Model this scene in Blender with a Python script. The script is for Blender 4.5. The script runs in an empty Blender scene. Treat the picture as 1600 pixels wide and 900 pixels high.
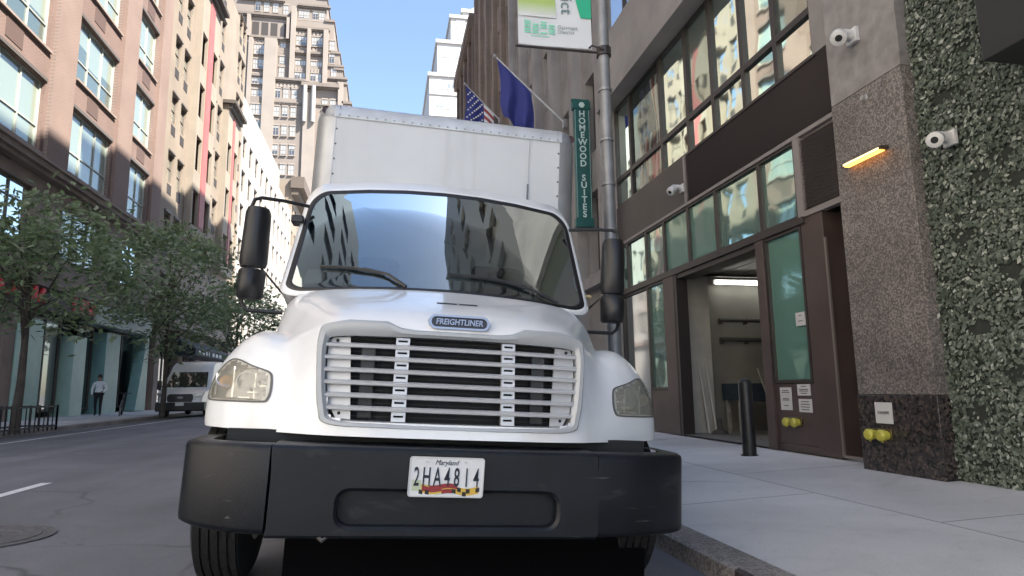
import bpy, bmesh, math, random
from math import sin, cos, pi
from mathutils import Vector, Matrix
from mathutils.bvhtree import BVHTree
rad = math.radians
sc = bpy.context.scene
COL = sc.collection
random.seed(7)

# ---------------------------------------------------------------- camera, sky, sun, exposure
A, P, R_ = rad(11.085), rad(8.8158), rad(0.8)
fw = Vector((sin(A)*cos(P), cos(A)*cos(P), sin(P)))
rt = Vector((cos(A), -sin(A), 0))
up = rt.cross(fw)
rx = rt*cos(R_) - up*sin(R_)
uy = rt*sin(R_) + up*cos(R_)
cam_d = bpy.data.cameras.new('camera')
cam = bpy.data.objects.new('camera', cam_d)
COL.objects.link(cam)
M = Matrix((rx, uy, -fw)).transposed().to_4x4()
M.translation = Vector((0, 0, 1.15))
cam.matrix_world = M
cam_d.sensor_width = 36
cam_d.lens = 1020/1600*36
cam_d.clip_start = .05
cam_d.clip_end = 2000
sc.camera = cam

SUN_EL, SUN_AZ = 50, 127          # azimuth clockwise from +Y (the way the street runs)
w = bpy.data.worlds.new('World')
sc.world = w
w.use_nodes = True
nt = w.node_tree
sky = nt.nodes.new('ShaderNodeTexSky')
sky.sky_type = 'NISHITA'
sky.sun_disc = False
sky.sun_elevation = rad(SUN_EL)
sky.sun_rotation = rad(SUN_AZ)
sky.air_density = 1.0
sky.dust_density = 1.0
sky.ozone_density = 1.0
nt.links.new(sky.outputs[0], nt.nodes['Background'].inputs[0])
nt.nodes['Background'].inputs[1].default_value = 0.09
sl = bpy.data.lights.new('sun', 'SUN')
sl.energy = 5.0
sl.angle = rad(.5)
sl.color = (1, .93, .82)
so = bpy.data.objects.new('sun', sl)
COL.objects.link(so)
sd = Vector((sin(rad(SUN_AZ))*cos(rad(SUN_EL)), cos(rad(SUN_AZ))*cos(rad(SUN_EL)), sin(rad(SUN_EL))))
so.rotation_euler = sd.to_track_quat('Z', 'Y').to_euler()
sc.view_settings.view_transform = 'Standard'
sc.view_settings.look = 'None'
sc.view_settings.gamma = 1
sc.view_settings.use_curve_mapping = False
sc.view_settings.exposure = 2.02
sc.cycles.max_bounces = 7
sc.cycles.transparent_max_bounces = 12
sc.cycles.caustics_reflective = True
sc.cycles.use_denoising = True

# ---------------------------------------------------------------- helpers
def mat(name, base, rough=.6, metal=0, spec=.5, var=0, vs=3, bump=0, bs=40, coat=0, detail=4):
    m = bpy.data.materials.new(name)
    m.use_nodes = True
    n, l = m.node_tree.nodes, m.node_tree.links
    b = n['Principled BSDF']
    b.inputs['Base Color'].default_value = (*base, 1)
    b.inputs['Roughness'].default_value = rough
    b.inputs['Metallic'].default_value = metal
    b.inputs['Specular IOR Level'].default_value = spec
    b.inputs['Coat Weight'].default_value = coat
    b.inputs['Coat Roughness'].default_value = .06
    if var or bump:
        tc = n.new('ShaderNodeTexCoord')
    if var:
        t = n.new('ShaderNodeTexNoise')
        t.inputs['Scale'].default_value = vs
        t.inputs['Detail'].default_value = detail
        l.new(tc.outputs['Object'], t.inputs['Vector'])
        r = n.new('ShaderNodeValToRGB')
        r.color_ramp.elements[0].position = .3
        r.color_ramp.elements[1].position = .72
        r.color_ramp.elements[0].color = (*[c*(1-var) for c in base], 1)
        r.color_ramp.elements[1].color = (*[min(1, c*(1+var)) for c in base], 1)
        l.new(t.outputs[0], r.inputs[0])
        l.new(r.outputs[0], b.inputs['Base Color'])
    if bump:
        t2 = n.new('ShaderNodeTexNoise')
        t2.inputs['Scale'].default_value = bs
        t2.inputs['Detail'].default_value = 5
        l.new(tc.outputs['Object'], t2.inputs['Vector'])
        bp = n.new('ShaderNodeBump')
        bp.inputs['Strength'].default_value = bump
        bp.inputs['Distance'].default_value = .02
        l.new(t2.outputs[0], bp.inputs['Height'])
        l.new(bp.outputs[0], b.inputs['Normal'])
    return m

def emit(name, c, s):
    m = bpy.data.materials.new(name)
    m.use_nodes = True
    n = m.node_tree.nodes
    b = n['Principled BSDF']
    b.inputs['Base Color'].default_value = (*c, 1)
    b.inputs['Emission Color'].default_value = (*c, 1)
    b.inputs['Emission Strength'].default_value = s
    return m

def bricks(name, c1, c2, mortar, bw=.22, bh=.075, ms=.012, axes='yz', var=.25, rough=.85):
    m = mat(name, c1, rough)
    n, l = m.node_tree.nodes, m.node_tree.links
    b = n['Principled BSDF']
    tc = n.new('ShaderNodeTexCoord')
    sx = n.new('ShaderNodeSeparateXYZ')
    cb = n.new('ShaderNodeCombineXYZ')
    l.new(tc.outputs['Object'], sx.inputs[0])
    l.new(sx.outputs['XYZ'.index(axes[0].upper())], cb.inputs[0])
    l.new(sx.outputs['XYZ'.index(axes[1].upper())], cb.inputs[1])
    t = n.new('ShaderNodeTexBrick')
    t.inputs['Scale'].default_value = 1
    t.inputs['Brick Width'].default_value = bw
    t.inputs['Row Height'].default_value = bh
    t.inputs['Mortar Size'].default_value = ms
    t.inputs['Color1'].default_value = (*c1, 1)
    t.inputs['Color2'].default_value = (*c2, 1)
    t.inputs['Mortar'].default_value = (*mortar, 1)
    l.new(cb.outputs[0], t.inputs['Vector'])
    nz = n.new('ShaderNodeTexNoise')
    nz.inputs['Scale'].default_value = .5
    nz.inputs['Detail'].default_value = 6
    l.new(tc.outputs['Object'], nz.inputs['Vector'])
    mr = n.new('ShaderNodeMapRange')
    mr.inputs['From Min'].default_value = .3
    mr.inputs['From Max'].default_value = .7
    mr.inputs['To Min'].default_value = 1-var
    mr.inputs['To Max'].default_value = 1+var
    l.new(nz.outputs[0], mr.inputs[0])
    mx = n.new('ShaderNodeVectorMath')
    mx.operation = 'SCALE'
    l.new(t.outputs[0], mx.inputs[0])
    l.new(mr.outputs[0], mx.inputs['Scale'])
    l.new(mx.outputs[0], b.inputs['Base Color'])
    return m

def speckle(name, cols, scale, rough=.5, bump=.1):
    """granite: voronoi cells with a colour each"""
    m = mat(name, cols[0], rough)
    n, l = m.node_tree.nodes, m.node_tree.links
    b = n['Principled BSDF']
    tc = n.new('ShaderNodeTexCoord')
    v = n.new('ShaderNodeTexVoronoi')
    v.inputs['Scale'].default_value = scale
    l.new(tc.outputs['Object'], v.inputs['Vector'])
    s = n.new('ShaderNodeSeparateColor')
    l.new(v.outputs['Color'], s.inputs[0])
    r = n.new('ShaderNodeValToRGB')
    r.color_ramp.interpolation = 'CONSTANT'
    e = r.color_ramp.elements
    while len(e) < len(cols):
        e.new(.5)
    for i, c in enumerate(cols):
        e[i].position = i/len(cols)
        e[i].color = (*c, 1)
    l.new(s.outputs[0], r.inputs[0])
    nz = n.new('ShaderNodeTexNoise')
    nz.inputs['Scale'].default_value = 1.2
    nz.inputs['Detail'].default_value = 5
    l.new(tc.outputs['Object'], nz.inputs['Vector'])
    mr = n.new('ShaderNodeMapRange')
    mr.inputs['From Min'].default_value = .3
    mr.inputs['From Max'].default_value = .7
    mr.inputs['To Min'].default_value = .75
    mr.inputs['To Max'].default_value = 1.2
    l.new(nz.outputs[0], mr.inputs[0])
    mx = n.new('ShaderNodeVectorMath')
    mx.operation = 'SCALE'
    l.new(r.outputs[0], mx.inputs[0])
    l.new(mr.outputs[0], mx.inputs['Scale'])
    l.new(mx.outputs[0], b.inputs['Base Color'])
    if bump:
        bp = n.new('ShaderNodeBump')
        bp.inputs['Strength'].default_value = bump
        bp.inputs['Distance'].default_value = .01
        l.new(s.outputs[1], bp.inputs['Height'])
        l.new(bp.outputs[0], b.inputs['Normal'])
    return m

def glass(name, base, gloss=.35, rough=.02, clear=0., wav=0., wscale=1.2, tint=(1, 1, 1), gtint=(1, 1, 1), fmax=1):
    """pane: what stands behind it (base colour, or seen through by the share clear) under a mirror reflection"""
    m = bpy.data.materials.new(name)
    m.use_nodes = True
    n, l = m.node_tree.nodes, m.node_tree.links
    b = n['Principled BSDF']
    b.inputs['Base Color'].default_value = (*base, 1)
    b.inputs['Roughness'].default_value = .25
    out = n['Material Output']
    g = n.new('ShaderNodeBsdfGlossy')
    g.inputs['Roughness'].default_value = rough
    g.inputs['Color'].default_value = (*gtint, 1)
    src = b.outputs[0]
    if clear:
        t = n.new('ShaderNodeBsdfTransparent')
        t.inputs[0].default_value = (*tint, 1)
        m1 = n.new('ShaderNodeMixShader')
        m1.inputs[0].default_value = clear
        l.new(src, m1.inputs[1])
        l.new(t.outputs[0], m1.inputs[2])
        src = m1.outputs[0]
    fr = n.new('ShaderNodeLayerWeight')
    fr.inputs['Blend'].default_value = .3
    mr = n.new('ShaderNodeMapRange')
    mr.inputs['To Min'].default_value = gloss
    mr.inputs['To Max'].default_value = fmax
    l.new(fr.outputs['Fresnel'], mr.inputs[0])
    m2 = n.new('ShaderNodeMixShader')
    l.new(mr.outputs[0], m2.inputs[0])
    l.new(src, m2.inputs[1])
    l.new(g.outputs[0], m2.inputs[2])
    l.new(m2.outputs[0], out.inputs[0])
    if wav:
        tc = n.new('ShaderNodeTexCoord')
        nz = n.new('ShaderNodeTexNoise')
        nz.inputs['Scale'].default_value = wscale
        nz.inputs['Detail'].default_value = 1
        l.new(tc.outputs['Object'], nz.inputs['Vector'])
        bp = n.new('ShaderNodeBump')
        bp.inputs['Strength'].default_value = 1
        bp.inputs['Distance'].default_value = wav
        l.new(nz.outputs[0], bp.inputs['Height'])
        l.new(bp.outputs[0], g.inputs['Normal'])
    return m

def leafmat(name, cols, rough=.55, trans=.25):
    m = mat(name, cols[0], rough)
    n, l = m.node_tree.nodes, m.node_tree.links
    b = n['Principled BSDF']
    g = n.new('ShaderNodeNewGeometry')
    r = n.new('ShaderNodeValToRGB')
    e = r.color_ramp.elements
    while len(e) < len(cols):
        e.new(.5)
    for i, c in enumerate(cols):
        e[i].position = i/(len(cols)-1)
        e[i].color = (*c, 1)
    l.new(g.outputs['Random Per Island'], r.inputs[0])
    l.new(r.outputs[0], b.inputs['Base Color'])
    t = n.new('ShaderNodeBsdfTranslucent')
    l.new(r.outputs[0], t.inputs[0])
    mx = n.new('ShaderNodeMixShader')
    mx.inputs[0].default_value = trans
    l.new(b.outputs[0], mx.inputs[1])
    l.new(t.outputs[0], mx.inputs[2])
    l.new(mx.outputs[0], n['Material Output'].inputs[0])
    return m

class MB:
    def __init__(s, local=False):
        s.v, s.f, s.m, s.local = [], [], [], local
    def add(s, vs, fs, mi=0):
        o = len(s.v)
        s.v += [tuple(p) for p in vs]
        for f in fs:
            s.f.append([i+o for i in f])
            s.m.append(mi)
        return s
    def quad(s, a, b, c, d, mi=0):
        return s.add([a, b, c, d], [(0, 1, 2, 3)], mi)
    def box(s, x0, x1, y0, y1, z0, z1, mi=0):
        return s.boxm(lambda a, b, d: (a, d, b), x0, x1, z0, z1, y0, y1, mi)
    def boxm(s, F, a0, a1, b0, b1, d0, d1, mi=0):
        vs = [F(a, b, d) for d in (d0, d1) for b in (b0, b1) for a in (a0, a1)]
        return s.add(vs, [(0, 1, 3, 2), (4, 6, 7, 5), (0, 4, 5, 1), (2, 3, 7, 6), (0, 2, 6, 4), (1, 5, 7, 3)], mi)
    def grid(s, rows, cu=False, mi=0):
        n = len(rows[0])
        fs = []
        for i in range(len(rows)-1):
            for j in range(n if cu else n-1):
                k = (j+1) % n
                fs.append((i*n+j, i*n+k, (i+1)*n+k, (i+1)*n+j))
        return s.add([p for r in rows for p in r], fs, mi)
    def tube(s, path, r, n=8, mi=0, cap=True):
        path = [Vector(p) for p in path]
        rs = r if isinstance(r, (list, tuple)) else [r]*len(path)
        rows = []
        ref = None
        for i, p in enumerate(path):
            t = (path[min(i+1, len(path)-1)]-path[max(i-1, 0)]).normalized()
            if ref is None:
                ref = Vector((0, 0, 1)) if abs(t.z) < .9 else Vector((1, 0, 0))
            a = (ref - t*ref.dot(t)).normalized()
            b = t.cross(a)
            ref = a
            rows.append([p+(a*cos(2*pi*k/n)+b*sin(2*pi*k/n))*rs[i] for k in range(n)])
        o = len(s.v)
        s.grid(rows, True, mi)
        if cap:
            s.f += [list(range(o+n-1, o-1, -1)), [o+(len(path)-1)*n+k for k in range(n)]]
            s.m += [mi, mi]
        return s
    def prism(s, pts, F, d0, d1, mi=0):
        n = len(pts)
        vs = [F(a, b, d0) for a, b in pts]+[F(a, b, d1) for a, b in pts]
        fs = [tuple(range(n)), tuple(range(2*n-1, n-1, -1))]+[(i, (i+1) % n, n+(i+1) % n, n+i) for i in range(n)]
        return s.add(vs, fs, mi)
    def lathe(s, prof, c, axis='x', n=24, mi=0):
        c = Vector(c)
        rows = []
        for r, h in prof:
            row = []
            for k in range(n):
                q = 2*pi*k/n
                u, v = r*cos(q), r*sin(q)
                row.append(c+Vector({'x': (h, u, v), 'y': (u, h, v), 'z': (u, v, h)}[axis]))
            rows.append(row)
        return s.grid(rows, True, mi)
    def holes(s, F, a0, a1, b0, b1, hs, depth, mi=0, extra_a=(), extra_b=()):
        """a wall face with rectangular openings and their reveals"""
        As = sorted({a0, a1, *extra_a, *[x for h in hs for x in (h[0], h[1])]})
        Bs = sorted({b0, b1, *extra_b, *[x for h in hs for x in (h[2], h[3])]})
        As = [a for a in As if a0-1e-6 <= a <= a1+1e-6]
        Bs = [b for b in Bs if b0-1e-6 <= b <= b1+1e-6]
        for i in range(len(As)-1):
            for j in range(len(Bs)-1):
                ca, cb = (As[i]+As[i+1])/2, (Bs[j]+Bs[j+1])/2
                if any(h[0] < ca < h[1] and h[2] < cb < h[3] for h in hs):
                    continue
                s.quad(F(As[i], Bs[j], 0), F(As[i+1], Bs[j], 0), F(As[i+1], Bs[j+1], 0), F(As[i], Bs[j+1], 0), mi)
        for h in hs:
            e = [(h[0], h[2]), (h[1], h[2]), (h[1], h[3]), (h[0], h[3])]
            for k in range(4):
                p, q = e[k], e[(k+1) % 4]
                s.quad(F(*p, 0), F(*q, 0), F(*q, depth), F(*p, depth), mi)
        return s
    def build(s, name, mats, parent=None, smooth=False, bevel=0, sub=0, seg=2, ang=40, weld=False):
        off = Vector()
        if not s.local:
            p = parent
            while p:
                off += p.location
                p = p.parent
        me = bpy.data.meshes.new(name)
        me.from_pydata([(a-off.x, b-off.y, c-off.z) for a, b, c in s.v], [], s.f)
        mats = mats if isinstance(mats, (list, tuple)) else [mats]
        for x in mats:
            me.materials.append(x)
        for p_, i in zip(me.polygons, s.m):
            p_.material_index = i
        bm = bmesh.new()
        bm.from_mesh(me)
        if weld:
            bmesh.ops.remove_doubles(bm, verts=bm.verts, dist=1e-4)
        bmesh.ops.recalc_face_normals(bm, faces=bm.faces)
        bm.to_mesh(me)
        bm.free()
        if smooth:
            for p_ in me.polygons:
                p_.use_smooth = True
            if not sub:
                me.set_sharp_from_angle(angle=rad(ang))
        o = bpy.data.objects.new(name, me)
        COL.objects.link(o)
        o.parent = parent
        if bevel:
            b = o.modifiers.new('bevel', 'BEVEL')
            b.width = bevel
            b.segments = seg
            b.limit_method = 'ANGLE'
            b.angle_limit = rad(35)
            for p_ in me.polygons:
                p_.use_smooth = True
            me.set_sharp_from_angle(angle=rad(50))
        if sub:
            b = o.modifiers.new('sub', 'SUBSURF')
            b.levels = b.render_levels = sub
        return o

def empty(name, loc, label, cat, group=None, rot=(0, 0, 0)):
    o = bpy.data.objects.new(name, None)
    COL.objects.link(o)
    o.location = loc
    o.rotation_euler = rot
    return tag(o, label, cat, group)
def tag(o, label, cat, group=None):
    o['label'] = label
    o['category'] = cat
    if group:
        o['group'] = group
    return o
def struct(o, kind='structure'):
    o['kind'] = kind
    return o
def kids(o):
    return [c for c in COL.objects if c.parent == o]
def copy_tree(o, parent=None, cache={}):
    c = o.copy()
    COL.objects.link(c)
    c.parent = parent
    for ch in list(o.children):
        copy_tree(ch, c)
    return c

def smooth_loop(pts, n):
    """closed Catmull-Rom through pts, n points per span"""
    out = []
    k = len(pts)
    for i in range(k):
        p0, p1, p2, p3 = (Vector(pts[(i+j-1) % k]).to_3d() for j in range(4))
        for j in range(n):
            t = j/n
            q = .5*((2*p1)+(p2-p0)*t+(2*p0-5*p1+4*p2-p3)*t*t+(3*p1-p0-3*p2+p3)*t**3)
            out.append((q.x, q.y))
    return out
def rrect(x0, x1, z0, z1, r, n=6):
    out = []
    for cx, cz, a in ((x1-r, z1-r, 0), (x0+r, z1-r, 90), (x0+r, z0+r, 180), (x1-r, z0+r, 270)):
        for k in range(n+1):
            q = rad(a+90*k/n)
            out.append((cx+r*cos(q), cz+r*sin(q)))
    return out
def inside(p, poly):
    x, y = p
    c = False
    j = len(poly)-1
    for i in range(len(poly)):
        (xi, yi), (xj, yj) = poly[i], poly[j]
        if (yi > y) != (yj > y) and x < (xj-xi)*(y-yi)/(yj-yi)+xi:
            c = not c
        j = i
    return c
def text_obj(body, size, F, mats, parent, name='lettering', ext=.004, align='CENTER', sx=1, bold=0., shear=0, spacing=1, local=True):
    """writing as flat raised letters; F maps the text's (x, y, depth) to a point in the parent's space"""
    cu = bpy.data.curves.new('t', 'FONT')
    cu.body = body
    cu.size = size
    cu.align_x = align
    cu.align_y = 'CENTER'
    cu.extrude = ext/2
    cu.offset = bold
    cu.shear = shear
    cu.space_character = spacing
    cu.resolution_u = 3
    o = bpy.data.objects.new('t', cu)
    COL.objects.link(o)
    me = bpy.data.meshes.new_from_object(o.evaluated_get(bpy.context.evaluated_depsgraph_get()))
    bpy.data.objects.remove(o)
    mb = MB(local)
    mb.add([F(v.co.x*sx, v.co.y, -v.co.z) for v in me.vertices], [tuple(p.vertices) for p in me.polygons])
    bpy.data.meshes.remove(me)
    return mb.build(name, mats, parent)

# ---------------------------------------------------------------- materials
def weathered(m, cracks=True, spots=True, tracks=False, cs=.55, cdark=.55):
    """cracks, gum spots, patches and tyre-worn bands multiplied into a ground colour"""
    n, l = m.node_tree.nodes, m.node_tree.links
    b = n['Principled BSDF']
    src = b.inputs['Base Color'].links[0].from_socket
    tc = n.new('ShaderNodeTexCoord')
    def mul(fac):
        nonlocal src
        v = n.new('ShaderNodeVectorMath'); v.operation = 'SCALE'
        l.new(src, v.inputs[0]); l.new(fac, v.inputs['Scale']); src = v.outputs[0]
    def ramp(x, a, b_, lo, hi):
        r = n.new('ShaderNodeMapRange')
        for k, q in zip(('From Min', 'From Max', 'To Min', 'To Max'), (a, b_, lo, hi)):
            r.inputs[k].default_value = q
        l.new(x, r.inputs[0]); return r.outputs[0]
    def noise(scale, det=6, vec=None, dist=0):
        t = n.new('ShaderNodeTexNoise'); t.inputs['Scale'].default_value = scale; t.inputs['Detail'].default_value = det; t.inputs['Distortion'].default_value = dist
        l.new(vec or tc.outputs['Object'], t.inputs['Vector']); return t
    mul(ramp(noise(260, 2).outputs[0], .3, .7, .78, 1.22))
    mul(ramp(noise(.33, 9, dist=1).outputs[0], .35, .65, .84, 1.13))
    mul(ramp(noise(2.6, 9, dist=2).outputs[0], .56, .74, 1, .90))
    if cracks:
        w_ = noise(1.3, 6)
        va = n.new('ShaderNodeVectorMath'); va.operation = 'MULTIPLY_ADD'; va.inputs[1].default_value = (.55, .55, .55)
        l.new(w_.outputs['Color'], va.inputs[0]); l.new(tc.outputs['Object'], va.inputs[2])
        v = n.new('ShaderNodeTexVoronoi'); v.feature = 'DISTANCE_TO_EDGE'; v.inputs['Scale'].default_value = cs
        l.new(va.outputs[0], v.inputs['Vector'])
        c = ramp(v.outputs[0], .0, .010, cdark, 1)
        k = ramp(noise(.28, 3).outputs[0], .44, .52, 0, 1)
        mx = n.new('ShaderNodeMix'); l.new(k, mx.inputs[0]); mx.inputs[2].default_value = 1; l.new(c, mx.inputs[3]); mul(mx.outputs[0])
    if spots:
        v = n.new('ShaderNodeTexVoronoi'); v.inputs['Scale'].default_value = 2.1
        l.new(tc.outputs['Object'], v.inputs['Vector'])
        mul(ramp(v.outputs[0], .035, .075, .72, 1))
        v = n.new('ShaderNodeTexVoronoi'); v.inputs['Scale'].default_value = 5.3
        l.new(tc.outputs['Object'], v.inputs['Vector'])
        mul(ramp(v.outputs[0], .04, .09, .82, 1))
    if tracks:
        mp = n.new('ShaderNodeMapping'); mp.inputs['Scale'].default_value = (1.1, .035, 1)
        l.new(tc.outputs['Object'], mp.inputs[0])
        mul(ramp(noise(1, 4, mp.outputs[0]).outputs[0], .35, .65, .84, 1.14))
    l.new(src, b.inputs['Base Color'])
ASPH = mat('asphalt', (.155, .152, .163), .8, var=.14, vs=.7, bump=.35, bs=120, detail=8)
weathered(ASPH, True, True, True, .30, .5)
CONC = bricks('sidewalk_concrete', (.58, .57, .56), (.53, .52, .515), (.27, .27, .27), 3.0, 2.1, .012, 'yx', var=.16, rough=.75)
weathered(CONC, True, True, False, .22, .62)
KERB = speckle('granite_kerb', [(.20, .19, .18), (.26, .24, .23), (.15, .13, .12), (.30, .26, .23)], 60, .6, .15)
STEEL = mat('kerb_steel', (.10, .08, .075), .55, .4, var=.4, vs=5)
PAINT = mat('road_paint', (.72, .72, .72), .6, var=.12, vs=14)
WHITE = mat('truck_white_paint', (.80, .81, .82), .28, coat=.5, var=.025, vs=2.5)
OFFW = mat('box_grey_white', (.56, .58, .60), .45, var=.06, vs=1.4, detail=7)
ALU = mat('aluminium', (.42, .43, .45), .42, .55, var=.15, vs=3)
BLACKP = mat('black_bumper', (.006, .008, .012), .42, spec=.38, var=.35, vs=4, bump=.10, bs=160)
BLACK = mat('black_plastic', (.012, .012, .014), .42)
DARK = mat('engine_dark', (.008, .010, .013), .7)
RUBBER = mat('tyre_rubber', (.011, .011, .012), .8, bump=.3, bs=60)
def worn(m, colour, scale, lo, hi, stretch=(1, 1, 1), amount=1.0):
    """scuffs or grime of their own colour laid over a base colour where a stretched noise peaks"""
    n, l = m.node_tree.nodes, m.node_tree.links
    b = n['Principled BSDF']
    inp = b.inputs['Base Color']
    tc = n.new('ShaderNodeTexCoord'); mp = n.new('ShaderNodeMapping'); mp.inputs['Scale'].default_value = stretch
    t = n.new('ShaderNodeTexNoise'); t.inputs['Scale'].default_value = scale; t.inputs['Detail'].default_value = 9; t.inputs['Distortion'].default_value = .6
    r = n.new('ShaderNodeMapRange'); r.inputs['From Min'].default_value = lo; r.inputs['From Max'].default_value = hi; r.inputs['To Max'].default_value = amount
    mx = n.new('ShaderNodeMix'); mx.data_type = 'RGBA'
    l.new(tc.outputs['Object'], mp.inputs[0]); l.new(mp.outputs[0], t.inputs['Vector']); l.new(t.outputs[0], r.inputs[0]); l.new(r.outputs[0], mx.inputs[0])
    if inp.links:
        l.new(inp.links[0].from_socket, mx.inputs[6])
    else:
        mx.inputs[6].default_value = inp.default_value
    mx.inputs[7].default_value = (*colour, 1)
    l.new(mx.outputs[2], inp)
worn(BLACKP, (.07, .072, .076), 3.2, .60, .78, (1, 1, 2.5), .6)
worn(BLACKP, (.11, .11, .11), 16, .70, .76, (.25, 1, 3), .7)
worn(WHITE, (.52, .50, .47), 2.0, .50, .85, (2.2, 2.2, .5), .35)
worn(WHITE, (.45, .42, .38), 26, .70, .80, (1, 1, 1), .35)
worn(OFFW, (.36, .36, .36), 1.6, .52, .80, (3, 1, .35), .5)
worn(OFFW, (.30, .29, .28), 12, .70, .78, (1, 1, 1), .5)
CHROME = mat('chrome', (.75, .76, .78), .12, 1)
GRILLE = mat('grille_silver', (.60, .61, .63), .35, .15)
GRFRAME = mat('grille_frame_grey', (.40, .415, .43), .35, .1)
AMBER = mat('amber_lens', (.75, .35, .03), .25)
REDL = mat('dark_red_lens', (.045, .014, .014), .3)

# ---------------------------------------------------------------- ground, road, pavements
mb = MB()
mb.quad((-900, -600, -.7), (900, -600, -.7), (900, 1500, -.7), (-900, 1500, -.7))
struct(mb.build('ground', ASPH))
prof = [(-9.6, .085), (-8.8, .115), (-7, .16), (-4.5, .175), (-2.4, .145), (-1, .075), (.3, 0), (1.3, -.058), (2.15, -.107)]
ys = [-70, -20, -5, 0, 5, 10, 20, 40, 80, 150, 400]
def road_z(x):
    for (x0, z0), (x1, z1) in zip(prof, prof[1:]):
        if x0 <= x <= x1:
            return z0+(z1-z0)*(x-x0)/(x1-x0)
    return prof[0][1] if x < prof[0][0] else prof[-1][1]
struct(MB().grid([[(x, y, z) for x, z in prof] for y in ys]).build('road', ASPH, smooth=True))
struct(MB().grid([[(2.42, y, .034), (4, y, .09), (6.9, y, .185)] for y in ys]).build('pavement', CONC))
struct(MB().grid([[(-9.88, y, .222), (-11.5, y, .245), (-14, y, .275)] for y in ys]).build('pavement', CONC))
k = MB()
k.grid([[(2.15, y, -.15), (2.165, y, .012), (2.19, y, .03)] for y in (-70, 3.95)], mi=1)
k.grid([[(2.19, y, .03), (2.42, y, .034)] for y in (-70, 3.95)])
k.grid([[(2.15, y, -.15), (2.165, y, .012), (2.19, y, .03), (2.42, y, .034)] for y in (3.955, 400)])
struct(k.build('kerb', [KERB, STEEL]))
struct(MB().grid([[(-9.6, y, 0), (-9.61, y, .205), (-9.63, y, .218), (-9.88, y, .222)] for y in (-70, 400)]).build('kerb', KERB))
# painted markings follow the road's fall
def marking(x0, x1, y0, y1):
    n = 8
    return MB().grid([[(x, y, road_z(x)+.004) for x in (x0, x1)] for y in [y0+(y1-y0)*i/n for i in range(n+1)]])
struct(marking(-8.17, -8.05, -30, 60).build('lane_marking', PAINT))
for y in (-22.6, -15, -7.4, 7.82, 15.3, 22.9, 30.5, 38):
    struct(marking(-3.82, -3.70, y-.3, y+.75).build('lane_marking', PAINT))
IRON = mat('cast_iron', (.125, .12, .122), .6, .3, var=.3, vs=20, bump=.5, bs=70)
mhx, mhy, mhr = -2.80, 5.5, .40
m_ = MB()
rr = [(mhr*1.12, 0), (mhr*1.12, .006), (mhr*1.0, .007), (mhr*.985, .002), (mhr*.9, .002), (mhr*.89, .008), (mhr*.6, .008), (mhr*.58, .003), (mhr*.3, .003), (mhr*.28, .008), (.002, .008)]
m_.grid([[(mhx+r*cos(2*pi*k/40), mhy+r*sin(2*pi*k/40), road_z(mhx+r*cos(2*pi*k/40))+.004+h) for k in range(40)] for r, h in rr], True)
tag(m_.build('manhole_cover', IRON, smooth=True, ang=20), 'round cast iron manhole cover in the asphalt left of the truck', 'manhole cover')

# ================================================================ the box truck
LENS = glass('headlight_lens', (.58, .56, .48), .06, .06, .60, tint=(.97, .96, .90))
BOWL = mat('headlight_bowl', (.42, .42, .40), .25, .5, var=.2, vs=9)
WSG = glass('windscreen_glass', (.01, .013, .015),   .16, .01, .44, wav=.0006, wscale=.9, tint=(.55, .62, .62), gtint=(.84, .95, .96))
PAPER = mat('paper', (.75, .75, .73), .8)
truck = empty('box_truck', (.30, 3.3, 0), 'white box truck with silver slatted grille and black bumper parked at the kerb', 'truck', rot=(0, rad(3.3), 0))
T = truck
def TL():
    return MB(True)

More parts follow.
